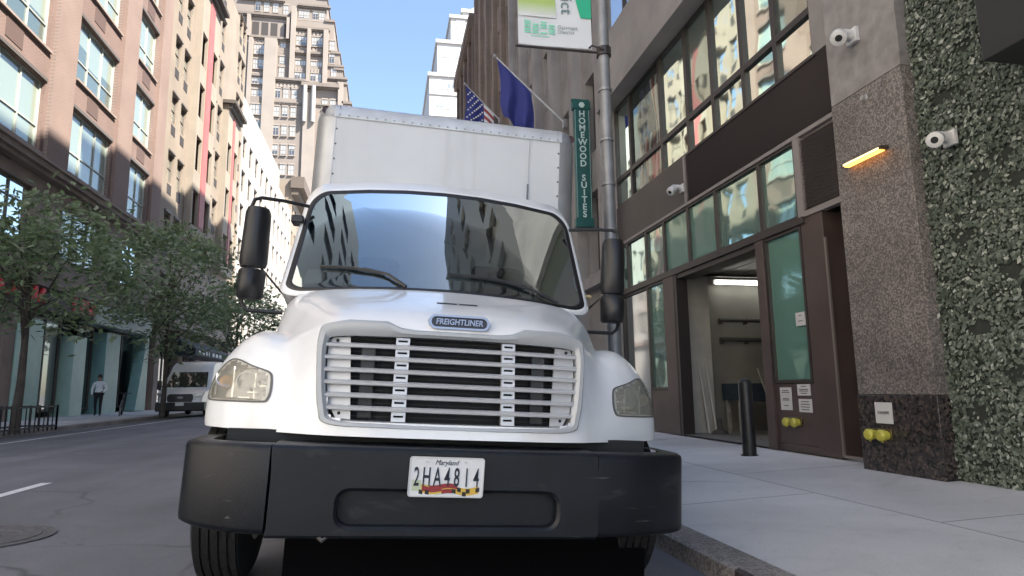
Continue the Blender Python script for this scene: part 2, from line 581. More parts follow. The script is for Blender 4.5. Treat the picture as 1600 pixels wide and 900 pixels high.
# --- hood and fenders: rows run from the front lip up the nose and back to the windscreen
half = [
 [(0,.10,.90),(.35,.11,.90),(.62,.14,.90),(.75,.20,.90),(.88,.29,.90),(1.0,.37,.90),(1.13,.47,.90),(1.25,.56,.90),(1.335,.66,.90),(1.36,.80,.90)],
 [(0,.105,.93),(.35,.115,.93),(.62,.145,.93),(.75,.205,.93),(.88,.295,.93),(1.0,.375,.93),(1.13,.475,.93),(1.25,.565,.93),(1.345,.665,.93),(1.37,.82,.93)],
 [(0,.12,1.07),(.35,.13,1.07),(.62,.165,1.07),(.75,.25,1.07),(.87,.35,1.07),(1.0,.41,1.07),(1.13,.49,1.07),(1.255,.58,1.07),(1.352,.69,1.07),(1.38,.88,1.05)],
 [(0,.15,1.22),(.35,.16,1.22),(.63,.195,1.22),(.76,.29,1.23),(.875,.41,1.23),(1.0,.46,1.23),(1.13,.53,1.23),(1.25,.63,1.22),(1.345,.75,1.18),(1.382,.96,1.12)],
 [(0,.185,1.38),(.35,.195,1.38),(.64,.235,1.38),(.77,.34,1.37),(.885,.50,1.34),(1.0,.53,1.36),(1.12,.61,1.37),(1.24,.72,1.33),(1.34,.86,1.24),(1.382,1.08,1.15)],
 [(0,.225,1.49),(.35,.235,1.49),(.65,.28,1.47),(.79,.41,1.43),(.905,.62,1.40),(1.0,.66,1.425),(1.11,.75,1.45),(1.23,.86,1.40),(1.335,1.0,1.27),(1.382,1.22,1.14)],
 [(0,.36,1.58),(.35,.37,1.58),(.66,.43,1.555),(.81,.55,1.49),(.94,.76,1.425),(1.02,.82,1.46),(1.12,.92,1.475),(1.235,1.02,1.41),(1.335,1.16,1.26),(1.382,1.37,1.10)],
 [(0,.68,1.675),(.35,.685,1.672),(.69,.74,1.645),(.88,.82,1.585),(1.0,.96,1.47),(1.05,1.02,1.47),(1.13,1.11,1.475),(1.235,1.2,1.39),(1.33,1.32,1.22),(1.38,1.5,1.02)],
 [(0,1.03,1.765),(.36,1.035,1.762),(.73,1.07,1.742),(.97,1.12,1.70),(1.08,1.17,1.56),(1.1,1.22,1.44),(1.15,1.3,1.42),(1.235,1.4,1.33),(1.325,1.5,1.14),(1.37,1.65,.90)],
 [(0,1.30,1.845),(.37,1.32,1.84),(.76,1.38,1.825),(1.02,1.46,1.79),(1.115,1.52,1.66),(1.12,1.54,1.45),(1.16,1.56,1.33),(1.24,1.62,1.2),(1.315,1.68,1.03),(1.36,1.76,.80)],
]
rows = [[(-x, y, z) for x, y, z in reversed(r[1:])]+r for r in half]
hood0 = TL().grid(rows).build('hood_tmp', WHITE, T, smooth=True, sub=3)
dg = bpy.context.evaluated_depsgraph_get()
hm = bpy.data.meshes.new_from_object(hood0.evaluated_get(dg))
bpy.data.objects.remove(hood0)
hv = [v.co.copy() for v in hm.vertices]
hf = [tuple(p.vertices) for p in hm.polygons]
bvh = BVHTree.FromPolygons(hv, hf)
def yh(x, z, d=.3):
    h = bvh.ray_cast(Vector((x, -1, z)), Vector((0, 1, 0)))
    return h[0].y if h[0] else d
# grille outlines
g_in = smooth_loop([(.63, 1.405), (.675, 1.36), (.672, 1.22), (.645, 1.05), (.60, .985), (.35, .975), (0, .973), (-.35, .975), (-.60, .985), (-.645, 1.05), (-.672, 1.22), (-.675, 1.36), (-.63, 1.405), (-.35, 1.415), (0, 1.42), (.35, 1.415)], 5)
g_out = smooth_loop([(.665, 1.475), (.722, 1.41), (.716, 1.22), (.69, 1.03), (.635, .955), (.35, .945), (0, .943), (-.35, .945), (-.635, .955), (-.69, 1.03), (-.716, 1.22), (-.722, 1.41), (-.665, 1.475), (-.37, 1.497), (0, 1.455), (.37, 1.497)], 5)
# flat dip between the two shoulders of the surround
def dip(p):
    x, z = p
    if z > 1.44:
        a = abs(x)
        z = 1.456 if a < .28 else (1.456+(a-.28)/.09*.04 if a < .37 else 1.496-max(0, a-.58)*.25)
        if a > .66:
            z = p[1]
    return (x, z)
g_out = [dip(p) for p in g_out]
h_out = [(1.0, 1.049), (.972, 1.066), (.962, 1.11), (.968, 1.18), (.985, 1.205), (1.02, 1.218), (1.09, 1.238), (1.17, 1.268), (1.23, 1.268), (1.29, 1.215), (1.33, 1.13), (1.341, 1.075), (1.328, 1.05), (1.29, 1.044), (1.13, 1.045)]
h_out = smooth_loop(h_out, 4)
keep = []
for f in hf:
    c = sum((hv[i] for i in f), Vector())/len(f)
    if c.y < .5 and inside((c.x, c.z), g_in):
        continue
    hc = Vector((1.16, 1.15))
    q = Vector((abs(c.x), c.z))
    if c.y < 1 and inside(tuple(hc+(q-hc)*1.12), h_out):
        continue
    keep.append(f)
hb = TL()
hb.add(hv, keep)
hood = hb.build('hood', WHITE, T, smooth=True, ang=70)
sl_ = TL().prism(rrect(-.085, .17, 1.672, 1.69, .006, 3), lambda a, b, d: (a, yh(a, b)-.003+d, b), 0, .004)
sl_.build('hood_vent_slit', DARK, hood)

# --- grille
def ring(mb, outs, F):
    """loops of equal length joined one after the other"""
    mb.grid([[F(x, z, i) for x, z in o] for i, o in enumerate(outs)], True)
mid = [((a[0]+b[0])/2, (a[1]+b[1])/2) for a, b in zip(g_in, g_out)]
gr = TL()
yo = {}
def gF(x, z, i):
    y = yh(x, z, .2)
    return (x, y+(.01, -.022, -.026, -.012, .09)[i], z)
q75 = [(a[0]*.15+b[0]*.85, a[1]*.15+b[1]*.85) for a, b in zip(g_in, g_out)]
q25 = [(a[0]*.6+b[0]*.4, a[1]*.6+b[1]*.4) for a, b in zip(g_in, g_out)]
ysurf = lambda x, z: .10+.02+max(0, z-.9)*.15+abs(x)**3*.16
gr.grid([[(x, ysurf(x, z)+dy, z) for x, z in o] for o, dy in ((g_out, .04), (g_out, -.012), (q75, -.022), (q25, -.02), (g_in, .0), (g_in, .12))], True)
grille = gr.build('grille', GRFRAME, T, smooth=True, ang=35)
bk = TL()
bk.quad((-.72, .27, .93), (.72, .27, .93), (.72, .34, 1.46), (-.72, .34, 1.46))
for x in (-.46, .46):
    bk.box(x-.035, x+.035, .245, .262, .99, 1.37, 1)
for k in range(22):
    z = .95+k*.0225
    bk.box(-.70, .70, .258+(z-.93)*.13, .2625+(z-.93)*.13, z, z+.004, 2)
bk.build('radiator', [DARK, mat('radiator_tank', (.035, .04, .045), .5), mat('radiator_fin', (.022, .025, .03), .5)], grille)
def gx(z):
    xs = [abs(x) for x, zz in g_in if abs(zz-z) < .03]
    return max(xs) if xs else .6
NS = 6
for k in range(NS):
    z = 1.362-k*.0645
    s_ = TL()
    X = gx(z)+.01
    n = 14
    s_.grid([[(X*(2*i/n-1), ysurf(X*(2*i/n-1), z)+d, z+h) for d, h in ((.014, -.013), (-.003, -.010), (-.007, .003), (.02, .013), (.045, .012), (.045, -.010))] for i in range(n+1)], True)
    s_.build('slat', GRILLE, grille, smooth=True, ang=30)
for sx in (-1, 1):
    # slotted upright strap, and the stepped side panel behind the slat ends
    s_ = TL()
    xc = sx*.285
    for k in range(NS+1):
        z1 = 1.412 if k == 0 else 1.350-(k-1)*.0645
        z0 = 1.374-k*.0645 if k < NS else .978
        zc = (z0+z1)/2
        F = lambda a, b, d: (a, ysurf(a, b)+.012+d, b)
        s_.holes(F, xc-.036, xc+.036, z0, z1, [(xc-.025, xc+.025, zc-.004, zc+.007)], .025)
        s_.quad(F(xc-.036, z0, 0), F(xc-.036, z0, .04), F(xc-.036, z1, .04), F(xc-.036, z1, 0))
        s_.quad(F(xc+.036, z0, 0), F(xc+.036, z0, .04), F(xc+.036, z1, .04), F(xc+.036, z1, 0))
    s_.build('strap', GRILLE, grille)
    s_ = TL()
    poly = [(.56, 1.408), (.65, 1.40), (.672, 1.36), (.668, 1.22), (.645, 1.06), (.60, .985), (.525, .98)]
    s_.prism([(sx*x, z) for x, z in poly], lambda a, b, d: (a, ysurf(a, b)+.04+d, b), 0, .01)
    for z in (1.385, 1.01):
        s_.lathe([(.001, -.006), (.008, -.006), (.009, 0)], (sx*.625 if z > 1.2 else sx*.585, ysurf(.6, z)+.04, z), 'y', 10, 1)
    s_.build('side_panel', [GRILLE, DARK], grille)
# emblem
ex, ez = .012, 1.516
yE = min(yh(ex+a, ez+b) for a in (-.15, 0, .15) for b in (-.03, 0, .03))
Fe = lambda a, b, d: (ex+a, yE-.014+d+(b+.04)*.35, ez+b)
e_ = TL().prism(rrect(-.166, .166, -.041, .041, .038, 8), Fe, 0, .06)
emb = e_.build('emblem', mat('emblem_dark', (.05, .05, .052), .35, .3), T)
ECHR = mat('emblem_chrome', (.40, .41, .42), .28, 1)
rim = TL()
o1, o2 = rrect(-.166, .166, -.041, .041, .038, 8), rrect(-.152, .152, -.029, .029, .027, 8)
rim.grid([[Fe(a, b, d) for a, b in o] for o, d in ((o1, 0), (o1, -.008), (o2, -.008), (o2, 0))], True)
rim.build('rim', ECHR, emb)
text_obj('FREIGHTLINER', .046, lambda a, b, d: Fe(a, b, d-.004), ECHR, emb, ext=.006, sx=.86, bold=.0008, shear=.12)

# --- headlights
def outline(sx, s, lo=h_out):
    c = (1.16, 1.15)
    return [(sx*(c[0]+(x-c[0])*s), c[1]+(z-c[1])*s) for x, z in lo]
for sx in (-1, 1):
    hl = TL()
    hl.grid([[(x, yh(x, z, .7)+d, z) for x, z in outline(sx, s)] for s, d in ((1.05, .02), (1.045, -.006), (1.0, -.008), (.975, -.002), (.96, .05))], True)
    H = hl.build('headlight', mat('headlight_seal', (.10, .10, .10), .5), T, smooth=True, ang=30)
    ln = TL()
    ln.grid([[(x, yh(x, z, .7)-.004-.014*(1-s**4), z) for x, z in outline(sx, s*.985)] for s in (1, .96, .85, .65, .4, .15, .001)], True)
    ln.build('lens', LENS, H, smooth=True, ang=80)
    bw = TL()
    bw.grid([[(x, yh(x, z, .7)+.02+.10*(1-s**3), z) for x, z in outline(sx, s)] for s in (1.02, .95, .8, .55, .3, .001)], True)
    # bowls of the lamps: ridged, lighter upright rib between lamp and indicator
    y0 = yh(sx*1.12, 1.15)
    for x, z, r in ((1.10, 1.145, .062), (1.02, 1.135, .045)):
        yc = yh(sx*x, z)
        bw.lathe([(r, .022), (r*.93, .02), (r*.8, .06), (r*.45, .085), (.001, .09)], (sx*x, yc, z), 'y', 20)
        bw.lathe([(.012, .03), (.012, .09)], (sx*x, yc, z), 'y', 10, 1)
    for x, z0, z1 in ((1.185, 1.06, 1.23), (1.30, 1.07, 1.19), (1.055, 1.06, 1.20)):
        yc = yh(sx*x, 1.13)
        bw.box(sx*x-.004, sx*x+.004, yc+.016, yc+.09, z0, z1, 1)
    for x, z in ((1.06, 1.09), (1.0, 1.125), (1.11, 1.06)):
        yc = yh(sx*x, z)
        bw.box(sx*x-.03, sx*x+.03, yc+.02, yc+.06, z, z+.008, 1)
    bw.build('reflector', [BOWL, CHROME], H, smooth=True, ang=40)
    am = TL()
    yc = yh(sx*1.245, 1.145)
    am.lathe([(.001, .012), (.024, .02), (.036, .04), (.04, .08)], (sx*1.243, yc, 1.145), 'y', 18)
    am.build('turn_signal', AMBER if sx < 0 else mat('amber_faded', (.55, .47, .30), .3), H, smooth=True)

# --- bumper
bp = TL()
N = 8
rec = rrect(-.545, .53, .492, .655, .06, 6)
mb2 = rrect(-.56, .545, .478, .67, .07, 6)
outer = []
for x, z in mb2:
    cx, cz = -.007, .57
    dx, dz = x-cx, z-cz
    t = min((.745-cx if dx > 0 else .855+cx)/abs(dx) if dx else 99, ((.842-cz) if dz > 0 else (cz-.452))/abs(dz) if dz else 99)
    outer.append((cx+dx*t, cz+dz*t))
for cx, cz in ((.738, .842), (-.862, .842), (-.862, .452), (.738, .452)):
    i = min(range(len(outer)), key=lambda j: (outer[j][0]-cx)**2+(outer[j][1]-cz)**2)
    outer[i] = (cx, cz)
bp.grid([[(x, y, z) for x, z in o] for o, y in ((outer, 0), (mb2, 0), (rec, .012), (rec, .075))], True)
bp.add([(x, .075, z) for x, z in rec], [tuple(range(len(rec)))])
x0, x1 = -.862, .738
bp.grid([[(x, y, z) for y, z in ((.0, .842), (.006, .853), (.02, .86), (.26, .866), (.26, .80))] for x in (x0, x1)])
bp.grid([[(x, y, z) for y, z in ((.0, .452), (.02, .436), (.16, .43), (.16, .5))] for x in (x0, x1)])
for x in (x0, x1):
    bp.add([(x, y, z) for y, z in ((.0, .842), (.006, .853), (.02, .86), (.16, .86), (.16, .43), (.02, .436), (0, .452))], [tuple(range(7))])
bumper = bp.build('bumper', BLACKP, T, smooth=True, ang=35)
for sx, X0 in ((-1, .868), (1, .744)):
    plan = [(X0+(1.235-X0)*t, .002+.13*t**2.1) for t in (0, .2, .4, .55, .7, .82, .92, 1)]+[(1.262, .155), (1.287, .19), (1.302, .24), (1.309, .32), (1.31, .60)]
    e_ = TL()
    rws = []
    for i, (x, y) in enumerate(plan):
        f = i/(len(plan)-1)
        zb = .445 if sx > 0 else .45+.035*f
        zt = .857
        nx, ny = (-.15*i/6, 1) if i < 7 else ((-.6, .8) if i < 9 else (-1, .2))
        rws.append([(sx*(x+nx*d), y+ny*d, z) for d, z in ((.10, zb), (.025, zb), (.004, zb+.012), (0, zb+.03), (0, zt-.03), (.004, zt-.012), (.022, zt), (.12, zt+.004))])
    e_.grid(rws)
    i = 0
    e_.add(rws[0], [tuple(range(8))])
    e_.build('bumper_end', BLACKP, bumper, smooth=True, ang=50)
# filler between hood and bumper
TL().box(-1.13, 1.11, .30, .34, .80, .912).build('filler_panel', DARK, bumper)
TL().box(-.84, 1.25, .62, .66, .10, .56).build('under_shade_panel', mat('under_shade_black', (.004, .004, .005), .95, spec=.05), T)  # flat black sheet stands in for the deep shade under the bumper
# number plate
pl = TL()
px, pz, pw, ph = -.037, .731, .365, .188
Fp = lambda a, b, d: (px+a+b*.02, -.024+d, pz+b-a*.006)
pl.prism(rrect(-pw/2, pw/2, -ph/2, ph/2, .014, 5), Fp, 0, .008)
plate = pl.build('number_plate', mat('plate_white', (.72, .73, .74), .4, var=.06, vs=20), bumper)
ed = TL()
o1, o2 = rrect(-pw/2, pw/2, -ph/2, ph/2, .014, 5), rrect(-pw/2+.006, pw/2-.006, -ph/2+.006, ph/2-.006, .01, 5)
ed.grid([[Fp(a, b, d) for a, b in o] for o, d in ((o1, -.0005), (o1, -.004), (o2, -.004), (o2, -.0005))], True)
for a in (-.10, .09):
    ed.lathe([(.001, -.005), (.006, -.005), (.007, 0)], Fp(a, .072, 0), 'y', 10)
ed.build('plate_edge', mat('plate_edge', (.6, .61, .62), .3, .4), plate)
INK = mat('plate_ink', (.012, .016, .03), .5)
for i, ch in enumerate('2HA4814'):
    text_obj(ch, .125, lambda a, b, d, i=i: Fp((-.145, -.097, -.045, .003, .049, .097, .145)[i]+a, -.004+b, d-.0025), INK, plate, ext=.002, sx=.46, bold=.0012)
text_obj('Maryland', .034, lambda a, b, d: Fp(a-.005, .068+b, d-.002), INK, plate, ext=.002, sx=.9, shear=.35)
# flag band along the foot of the plate: quartered black-gold check and red-white cross, in waving pieces
YEL, RED_, BLK, GRNT = mat('plate_gold', (.65, .42, .06), .5), mat('plate_red', (.28, .03, .035), .5), mat('plate_black', (.02, .02, .02), .5), mat('plate_fade', (.52, .58, .42), .5)
gb = TL()
def strip(a0, a1, b0, b1, mi, d=-.0012):
    n = max(1, int((a1-a0)/.012))
    f = lambda a: .006*sin(a*38+1)
    gb.grid([[Fp(a, b+f(a), d) for b in (b0, b1)] for a in [a0+(a1-a0)*i/n for i in range(n+1)]], mi=mi)
strip(-.165, -.12, -.072, -.02, 3)
strip(-.12, .02, -.075, -.035, 0, -.0010)
strip(-.115, -.02, -.066, -.042, 1)
strip(-.08, .055, -.056, -.034, 1, -.0014)
strip(-.02, .03, -.08, -.06, 1, -.0013)
strip(.02, .16, -.078, -.045, 0, -.0011)
for a, b in ((.03, -.07), (.055, -.058), (.08, -.074), (.098, -.06), (.145, -.062), (-.13, -.075), (-.10, -.07)):
    strip(a, a+.019, b-.008, b+.012, 2, -.0017)
strip(-.05, .0, -.082, -.074, 3)
gb.build('plate_flag', [YEL, RED_, BLK, GRNT], plate)

# --- windscreen and cab
def WS(u, v, d=0):
    """screen surface; d moves a point inward"""
    return Vector((u*(1.115-.085*v), 1.335+.17*u*u+v*(.47-.08*u*u)+d*.88, 1.865-.05*u*u+v*(.862-.02*u*u)-d*.3))
def uvloop(mu, mv0, mv1, r):
    return [(x, z) for x, z in rrect(-mu, mu, mv0, mv1, r, 9)]
def uvr(mu, v0, v1, ru, rv, n=8, per=6):
    """rounded loop in screen space with extra points along its sides"""
    c = []
    for cx, cz, a in ((mu-ru, v1-rv, 0), (-mu+ru, v1-rv, 90), (-mu+ru, v0+rv*.5, 180), (mu-ru, v0+rv*.5, 270)):
        r2 = rv if a < 180 else rv*.5
        for k in range(n+1):
            q = rad(a+90*k/n)
            c.append((cx+ru*cos(q), cz+r2*sin(q)))
    out = []
    for i in range(len(c)):
        a, b = c[i], c[(i+1) % len(c)]
        m_ = per if (i % (n+1)) == n else 1
        for k in range(m_):
            out.append((a[0]+(b[0]-a[0])*k/m_, a[1]+(b[1]-a[1])*k/m_))
    return out
L0 = uvr(.965, .0, .965, .12, .17)
L1 = uvr(.985, -.012, .982, .125, .175)
L2 = uvr(1.0, -.03, 1.0, .13, .18)
L3 = uvr(1.035, -.06, 1.045, .14, .2)
wsm = TL()
wsm.grid([[WS(u*s, .48+(v-.48)*s) for u, v in L0] for s in (1, .93, .8, .65, .5, .35, .2, .08, .001)], True)
ws = wsm.build('windscreen', WSG, T, smooth=True, ang=80)
gk = TL()
gk.grid([[WS(u, v, d) for u, v in o] for o, d in ((L0, .03), (L0, -.004), (L1, -.010), (L2, -.004), (L2, .03))], True)
gk.build('gasket', BLACK, ws, smooth=True)
cb = TL()
def back(f, z_up):
    r = []
    for u, v in L3:
        p = WS(u, v)
        t = Vector((max(-1.13, min(1.13, u*1.1)), 2.76, 1.80+(v+.06)*.98))
        q = p.lerp(t, f)
        if v > .5:
            q.z += z_up*(v-.5)*2*(1-.25*u*u)
        else:
            q.z -= f*.3*(1-v*2)
        r.append(q)
    return r
cb.grid([[WS(u, v, .03) for u, v in L2], [WS(u, v, -.002) for u, v in L2], [WS(u, v, .0) for u, v in uvr(1.018, -.045, 1.02, .135, .19)], [WS(u, v, .02) for u, v in L3], back(.12, .05), back(.3, .075), back(.65, .08), back(1, .05)], True)
bl = back(1, .05)
cb.add(bl, [tuple(range(len(bl)))])
cb.box(-1.07, 1.07, 1.74, 2.75, .85, 1.62)
cab = cb.build('cab', WHITE, T, smooth=True, ang=45)
for sx in (-1, 1):
    dr = TL()
    dr.box(sx*1.072, sx*1.10, 1.80, 2.66, .88, 1.80)
    d = dr.build('door', WHITE, T, bevel=.012)
    TL().quad((sx*1.135, 1.92, 1.86), (sx*1.135, 2.6, 1.86), (sx*1.10, 2.6, 2.55), (sx*1.10, 2.08, 2.5)).build('side_window', glass('side_glass', (.015, .02, .02), .15), d)
    TL().box(sx*1.10, sx*1.12, 2.45, 2.6, 1.62, 1.66).build('handle', BLACK, d, bevel=.005)
    st = TL()
    st.box(sx*.85, sx*1.12, 1.9, 2.6, .48, .84)
    st.build('step_box', ALU, T, bevel=.02)
# interior
it = TL()
it.grid([[(x, y, z) for y, z in ((1.52+.1*abs(x), 1.80), (1.56+.1*abs(x), 1.87), (1.9, 1.90), (1.98, 1.7))] for x in (-1.02, -.5, 0, .5, 1.02)])
it.build('dashboard', mat('dashboard_grey', (.05, .052, .055), .7), cab, smooth=True)
sw = TL()
sw.tube([(.58+.21*cos(2*pi*k/24), 1.93+.06*sin(2*pi*k/24), 1.98+.2*sin(2*pi*k/24)) for k in range(25)], .014, 8)
sw.box(.40, .76, 1.94, 1.96, 1.965, 1.995)
sw.build('steering_wheel', BLACK, cab)
for x in (-.55, .58):
    se = TL()
    se.box(x-.24, x+.24, 2.1, 2.5, 1.4, 1.6)
    se.box(x-.24, x+.24, 2.5, 2.62, 1.55, 2.3)
    se.build('seat', mat('seat_grey', (.08, .08, .085), .8), cab, bevel=.05)
pp = TL()
pp.quad(*[WS(u, v, .05) for u, v in ((-.90, .06), (-.77, .07), (-.76, .20), (-.89, .205))])
pp.build('permit_paper', PAPER, cab)
# wipers
for pts, arm in (([(-.80, .185), (-.6, .165), (-.38, .11)], [(-.52, .155), (-.36, .10), (-.24, -.01)]), ([(.02, .135), (.3, .135), (.56, .10)], [(.36, .13), (.6, .08), (.78, -.01)])):
    wp = TL()
    wp.tube([WS(u, v, -.03) for u, v in arm], [.008, .011, .014], 6)
    W_ = wp.build('wiper', BLACK, T, smooth=True)
    b_ = TL()
    b_.tube([WS(u, v, -.022) for u, v in pts], .012, 6)
    b_.tube([WS(u, v, -.035) for u, v in pts], .007, 6)
    b_.build('blade', BLACK, W_)
# roof marker lamps
for x in (-.70, -.255, .066, .385, .80):
    mk = TL()
    z = 2.80-.045*x*x
    mk.prism(rrect(-.035, .035, 0, .032, .012, 3), lambda a, b, d: (x+a, 1.985+.06*x*x+d, z-.005+b), 0, .09)
    mo = mk.build('marker_lamp', mat('marker_grey', (.16, .15, .14), .4), T, bevel=.006)
# side indicator stalk on the cab's right pillar
st = TL()
st.box(1.15, 1.21, 1.66, 1.69, 1.935, 1.96)
st.build('side_repeater', mat('repeater_amber', (.5, .38, .18), .4), cab, bevel=.006)
st = TL()
st.box(-1.15, -1.06, 1.72, 1.86, 2.36, 2.42)
st.build('sun_visor_bracket', BLACK, cab, bevel=.01)
# mirrors
for sx in (-1, 1):
    ar = TL()
    ar.tube([(sx*1.03, 1.75, 2.50), (sx*1.2, 1.68, 2.505), (sx*1.35, 1.61, 2.495), (sx*1.395, 1.60, 2.475), (sx*1.41, 1.595, 2.42), (sx*1.415, 1.59, 2.1), (sx*1.415, 1.59, 1.75), (sx*1.40, 1.585, 1.69), (sx*1.36, 1.58, 1.655), (sx*1.12, 1.56, 1.65)], .014, 8)
    ar.tube([(sx*1.33, 1.57, 2.0), (sx*1.10, 1.75, 1.75)], .008, 6)
    a_ = ar.build('mirror_arm', BLACK, T, smooth=True)
    for z0, z1, w0, w1, dp in ((1.965, 2.40, .19, .17, .10), (1.735, 1.945, .17, .185, .12)):
        h = TL()
        xc = sx*1.355
        rw = []
        for f in (0, .08, .25, .5, .75, .92, 1):
            ww = (w0+(w1-w0)*f)/2*(1 if .05 < f < .95 else .86)
            z = z0+(z1-z0)*f
            b_ = dp*(1-.35*(2*f-1)**2)
            rw.append([(xc+ww*cx, 1.56+(b_*cy if cy < 0 else .05*cy), z) for cx, cy in ((-1, .9), (-1, 0), (-.85, -.6), (-.4, -.95), (.2, -1), (.7, -.75), (1, -.1), (1, .9))])
        h.grid(rw, True)
        h.add(rw[0], [tuple(range(8))])
        h.add(rw[-1], [tuple(range(8))])
        o = h.build('mirror', BLACK, T, smooth=True, ang=50)
        g = TL()
        g.quad((xc-w0*.42, 1.612, z0+.02), (xc+w0*.42, 1.612, z0+.02), (xc+w1*.42, 1.612, z1-.02), (xc-w1*.42, 1.612, z1-.02))
        g.build('mirror_glass', CHROME, o)

# --- cargo box
bx0, bx1, by0, by1, bz0, bz1 = -1.225, 1.465, 3.05, 11.2, 1.12, 3.95
xs0, xs1 = bx0+.20, bx1-.20
bd = TL()
bd.box(bx0+.012, bx1-.012, by0+.25, by1, bz0, bz1-.03)
body = bd.build('box_body', OFFW, T, bevel=.01)
fp = TL()
fp.box(xs0, xs1, by0, by0+.05, bz0, 3.80)
fp.box(.93, .936, by0-.008, by0, 3.02, 3.80)
fp.box(.925, .942, by0-.014, by0-.008, 3.10, 3.30, 1)
riv = [(xs0+.012, 3.05+.155*k) for k in range(5)]+[(xs1-.012, 3.05+.155*k) for k in range(5)]
for x, z in riv:
    fp.lathe([(.001, -.008), (.008, -.006), (.011, 0)], (x, by0, z), 'y', 8, 1)
fp.build('front_panel', [OFFW, mat('rivet', (.16, .16, .17), .4, .6)], T, ang=30)
cp = ALU
for sx, xc in ((-1, xs0), (1, xs1)):
    c_ = TL()
    c_.grid([[(xc+sx*(.2*sin(rad(q)) if q else 0), by0-.004+.22*(1-cos(rad(q))), z) for q in (0, 15, 30, 45, 60, 75, 90)] for z in (bz0, 3.80)])
    c_.build('corner_post', ALU, T, smooth=True)
    cc = TL()
    rr_ = [(0, .23), (.02, .225), (.12, .205), (.148, .16), (.155, .0)]
    cc.grid([[(xc-sx*.03+sx*max(0, r)*sin(rad(q)), by0+.215-r*cos(rad(q)), 3.795+h) for q in range(0, 91, 10)] for h, r in rr_])
    cc.grid([[(xc-sx*.03, by0-.02, 3.795), (xc-sx*.03, by0-.01, 3.915), (xc-sx*.03, by0+.2, 3.95)], [(xc-sx*.032, by0+.2, 3.795)]*3])
    o = cc.build('corner_cap', mat('cap_metal', (.34, .35, .37), .5, .4, var=.25, vs=8), T, smooth=True)
    ml = TL()
    q = rad(40 if sx < 0 else 50)
    ml.lathe([(.001, .012), (.035, .01), (.042, 0)], (xc-sx*.03+sx*.215*sin(q), by0+.205-.215*cos(q), 3.87), 'y', 12)
    ml.build('clearance_lamp', REDL, o)
tr = TL()
tr.grid([[(x, y, z) for y, z in ((by0-.012, 3.79), (by0-.014, 3.80), (by0-.012, 3.86), (by0+.0, 3.90), (by0+.04, 3.935), (by0+.12, 3.955), (by0+.3, 3.955))] for x in (xs0-.02, xs1+.02)])
for k in range(26):
    x = xs0+.03+k*(xs1-xs0-.06)/25
    tr.lathe([(.001, -.007), (.007, -.006), (.01, 0)], (x, by0-.013, 3.815), 'y', 8, 1)
tr.build('top_rail', [mat('rail_metal', (.50, .51, .52), .4, .3, var=.14, vs=5), mat('rivet_light', (.3, .3, .31), .4, .5)], T, smooth=True, ang=40)

# --- chassis and wheels
ch = TL()
for x in (-.42, .42):
    ch.box(x-.04, x+.04, .35, 11.0, .62, .88)
ch.box(-.95, .95, .98, 1.12, .42, .54)
ch.box(-.6, .6, .35, .9, .45, .6)
ch.box(-.5, .5, .9, 2.7, .40, 1.0)
ch.box(-.9, .9, 1.2, 1.5, .30, .9)
ch.box(-.55, .55, .5, 1.0, .36, .7)
ch.box(-1.0, 1.0, 7.9, 8.1, .42, .58)
ch.box(-1.2, 1.35, 3.3, 11.1, .95, 1.12)
ch.build('chassis', DARK, T)
for x, y, wd in ((-1.20, 1.06, .28), (1.20, 1.06, .28), (-1.0, 8.0, .5), (1.1, 8.0, .5)):
    ww = TL()
    R = .50
    pr = [(.28, -.5), (.36, -.5), (.45, -.48), (R-.012, -.42)]
    for j in range(5):
        a = -.40+j*.165
        pr += [(R, a), (R, a+.12), (R-.012, a+.125), (R-.012, a+.158)]
    pr += [(R-.012, .42), (.45, .48), (.36, .5), (.28, .5)]
    ww.lathe([(r, h*wd) for r, h in pr], (0, 0, 0), 'x', 48)
    wo = ww.build('wheel', RUBBER, T, smooth=True, ang=25)
    wo.location = (x, y, .50)
    rm = TL()
    rm.lathe([(.285, -.5*wd), (.27, -.3*wd), (.12, -.2*wd), (.1, -.42*wd), (.001, -.43*wd)], (0, 0, 0), 'x', 24)
    rm.lathe([(.285, .5*wd), (.27, .3*wd), (.12, .2*wd), (.1, .42*wd), (.001, .43*wd)], (0, 0, 0), 'x', 24)
    rm.build('rim', mat('wheel_rim', (.5, .5, .5), .4, .3), wo, smooth=True)
hk = TL()
hk.tube([(-.63, .12, .47), (-.63, .03, .45), (-.60, .0, .43), (-.57, .03, .45), (-.57, .12, .47)], .011, 6)
hk.build('tow_hook', mat('hook_steel', (.14, .13, .12), .5, .5), bumper, smooth=True)

# ================================================================ right side of the street
GRAN = speckle('granite_pier', [(.155, .138, .13), (.205, .183, .173), (.095, .086, .083), (.27, .24, .225), (.12, .107, .101)], 62, .45, .1)
GRANS = mat('granite_smooth', (.26, .244, .238), .5, var=.22, vs=6, detail=10, bump=.05, bs=60)
GRAND = speckle('granite_polished', [(.035, .03, .03), (.06, .05, .048), (.02, .018, .018), (.09, .07, .062), (.045, .04, .04)], 34, .25, 0)
STONE = mat('grey_stone', (.285, .268, .262), .75, var=.2, vs=.9, detail=9, bump=.08, bs=30)
BROWN = mat('bronze_panel', (.095, .068, .063), .42, .25, var=.18, vs=1.5)
BFRAME = mat('bronze_frame', (.05, .042, .04), .4, .3)
LOUV = mat('louvre_dark', (.25, .222, .22), .45)
GGREEN = glass('green_spandrel_glass', (.13, .275, .225), .18, .035, wav=.006, wscale=1.3, gtint=(.80, 1, .92), fmax=.6)
GUP = glass('upper_window_glass', (.10, .135, .118), .36, .03, .22, wav=.006, wscale=1.1, gtint=(.84, .98, .91))
GUPC = glass('clear_window_glass', (.08, .11, .10), .10, .03, .80, wav=.004, wscale=1.1, gtint=(.84, .98, .91))
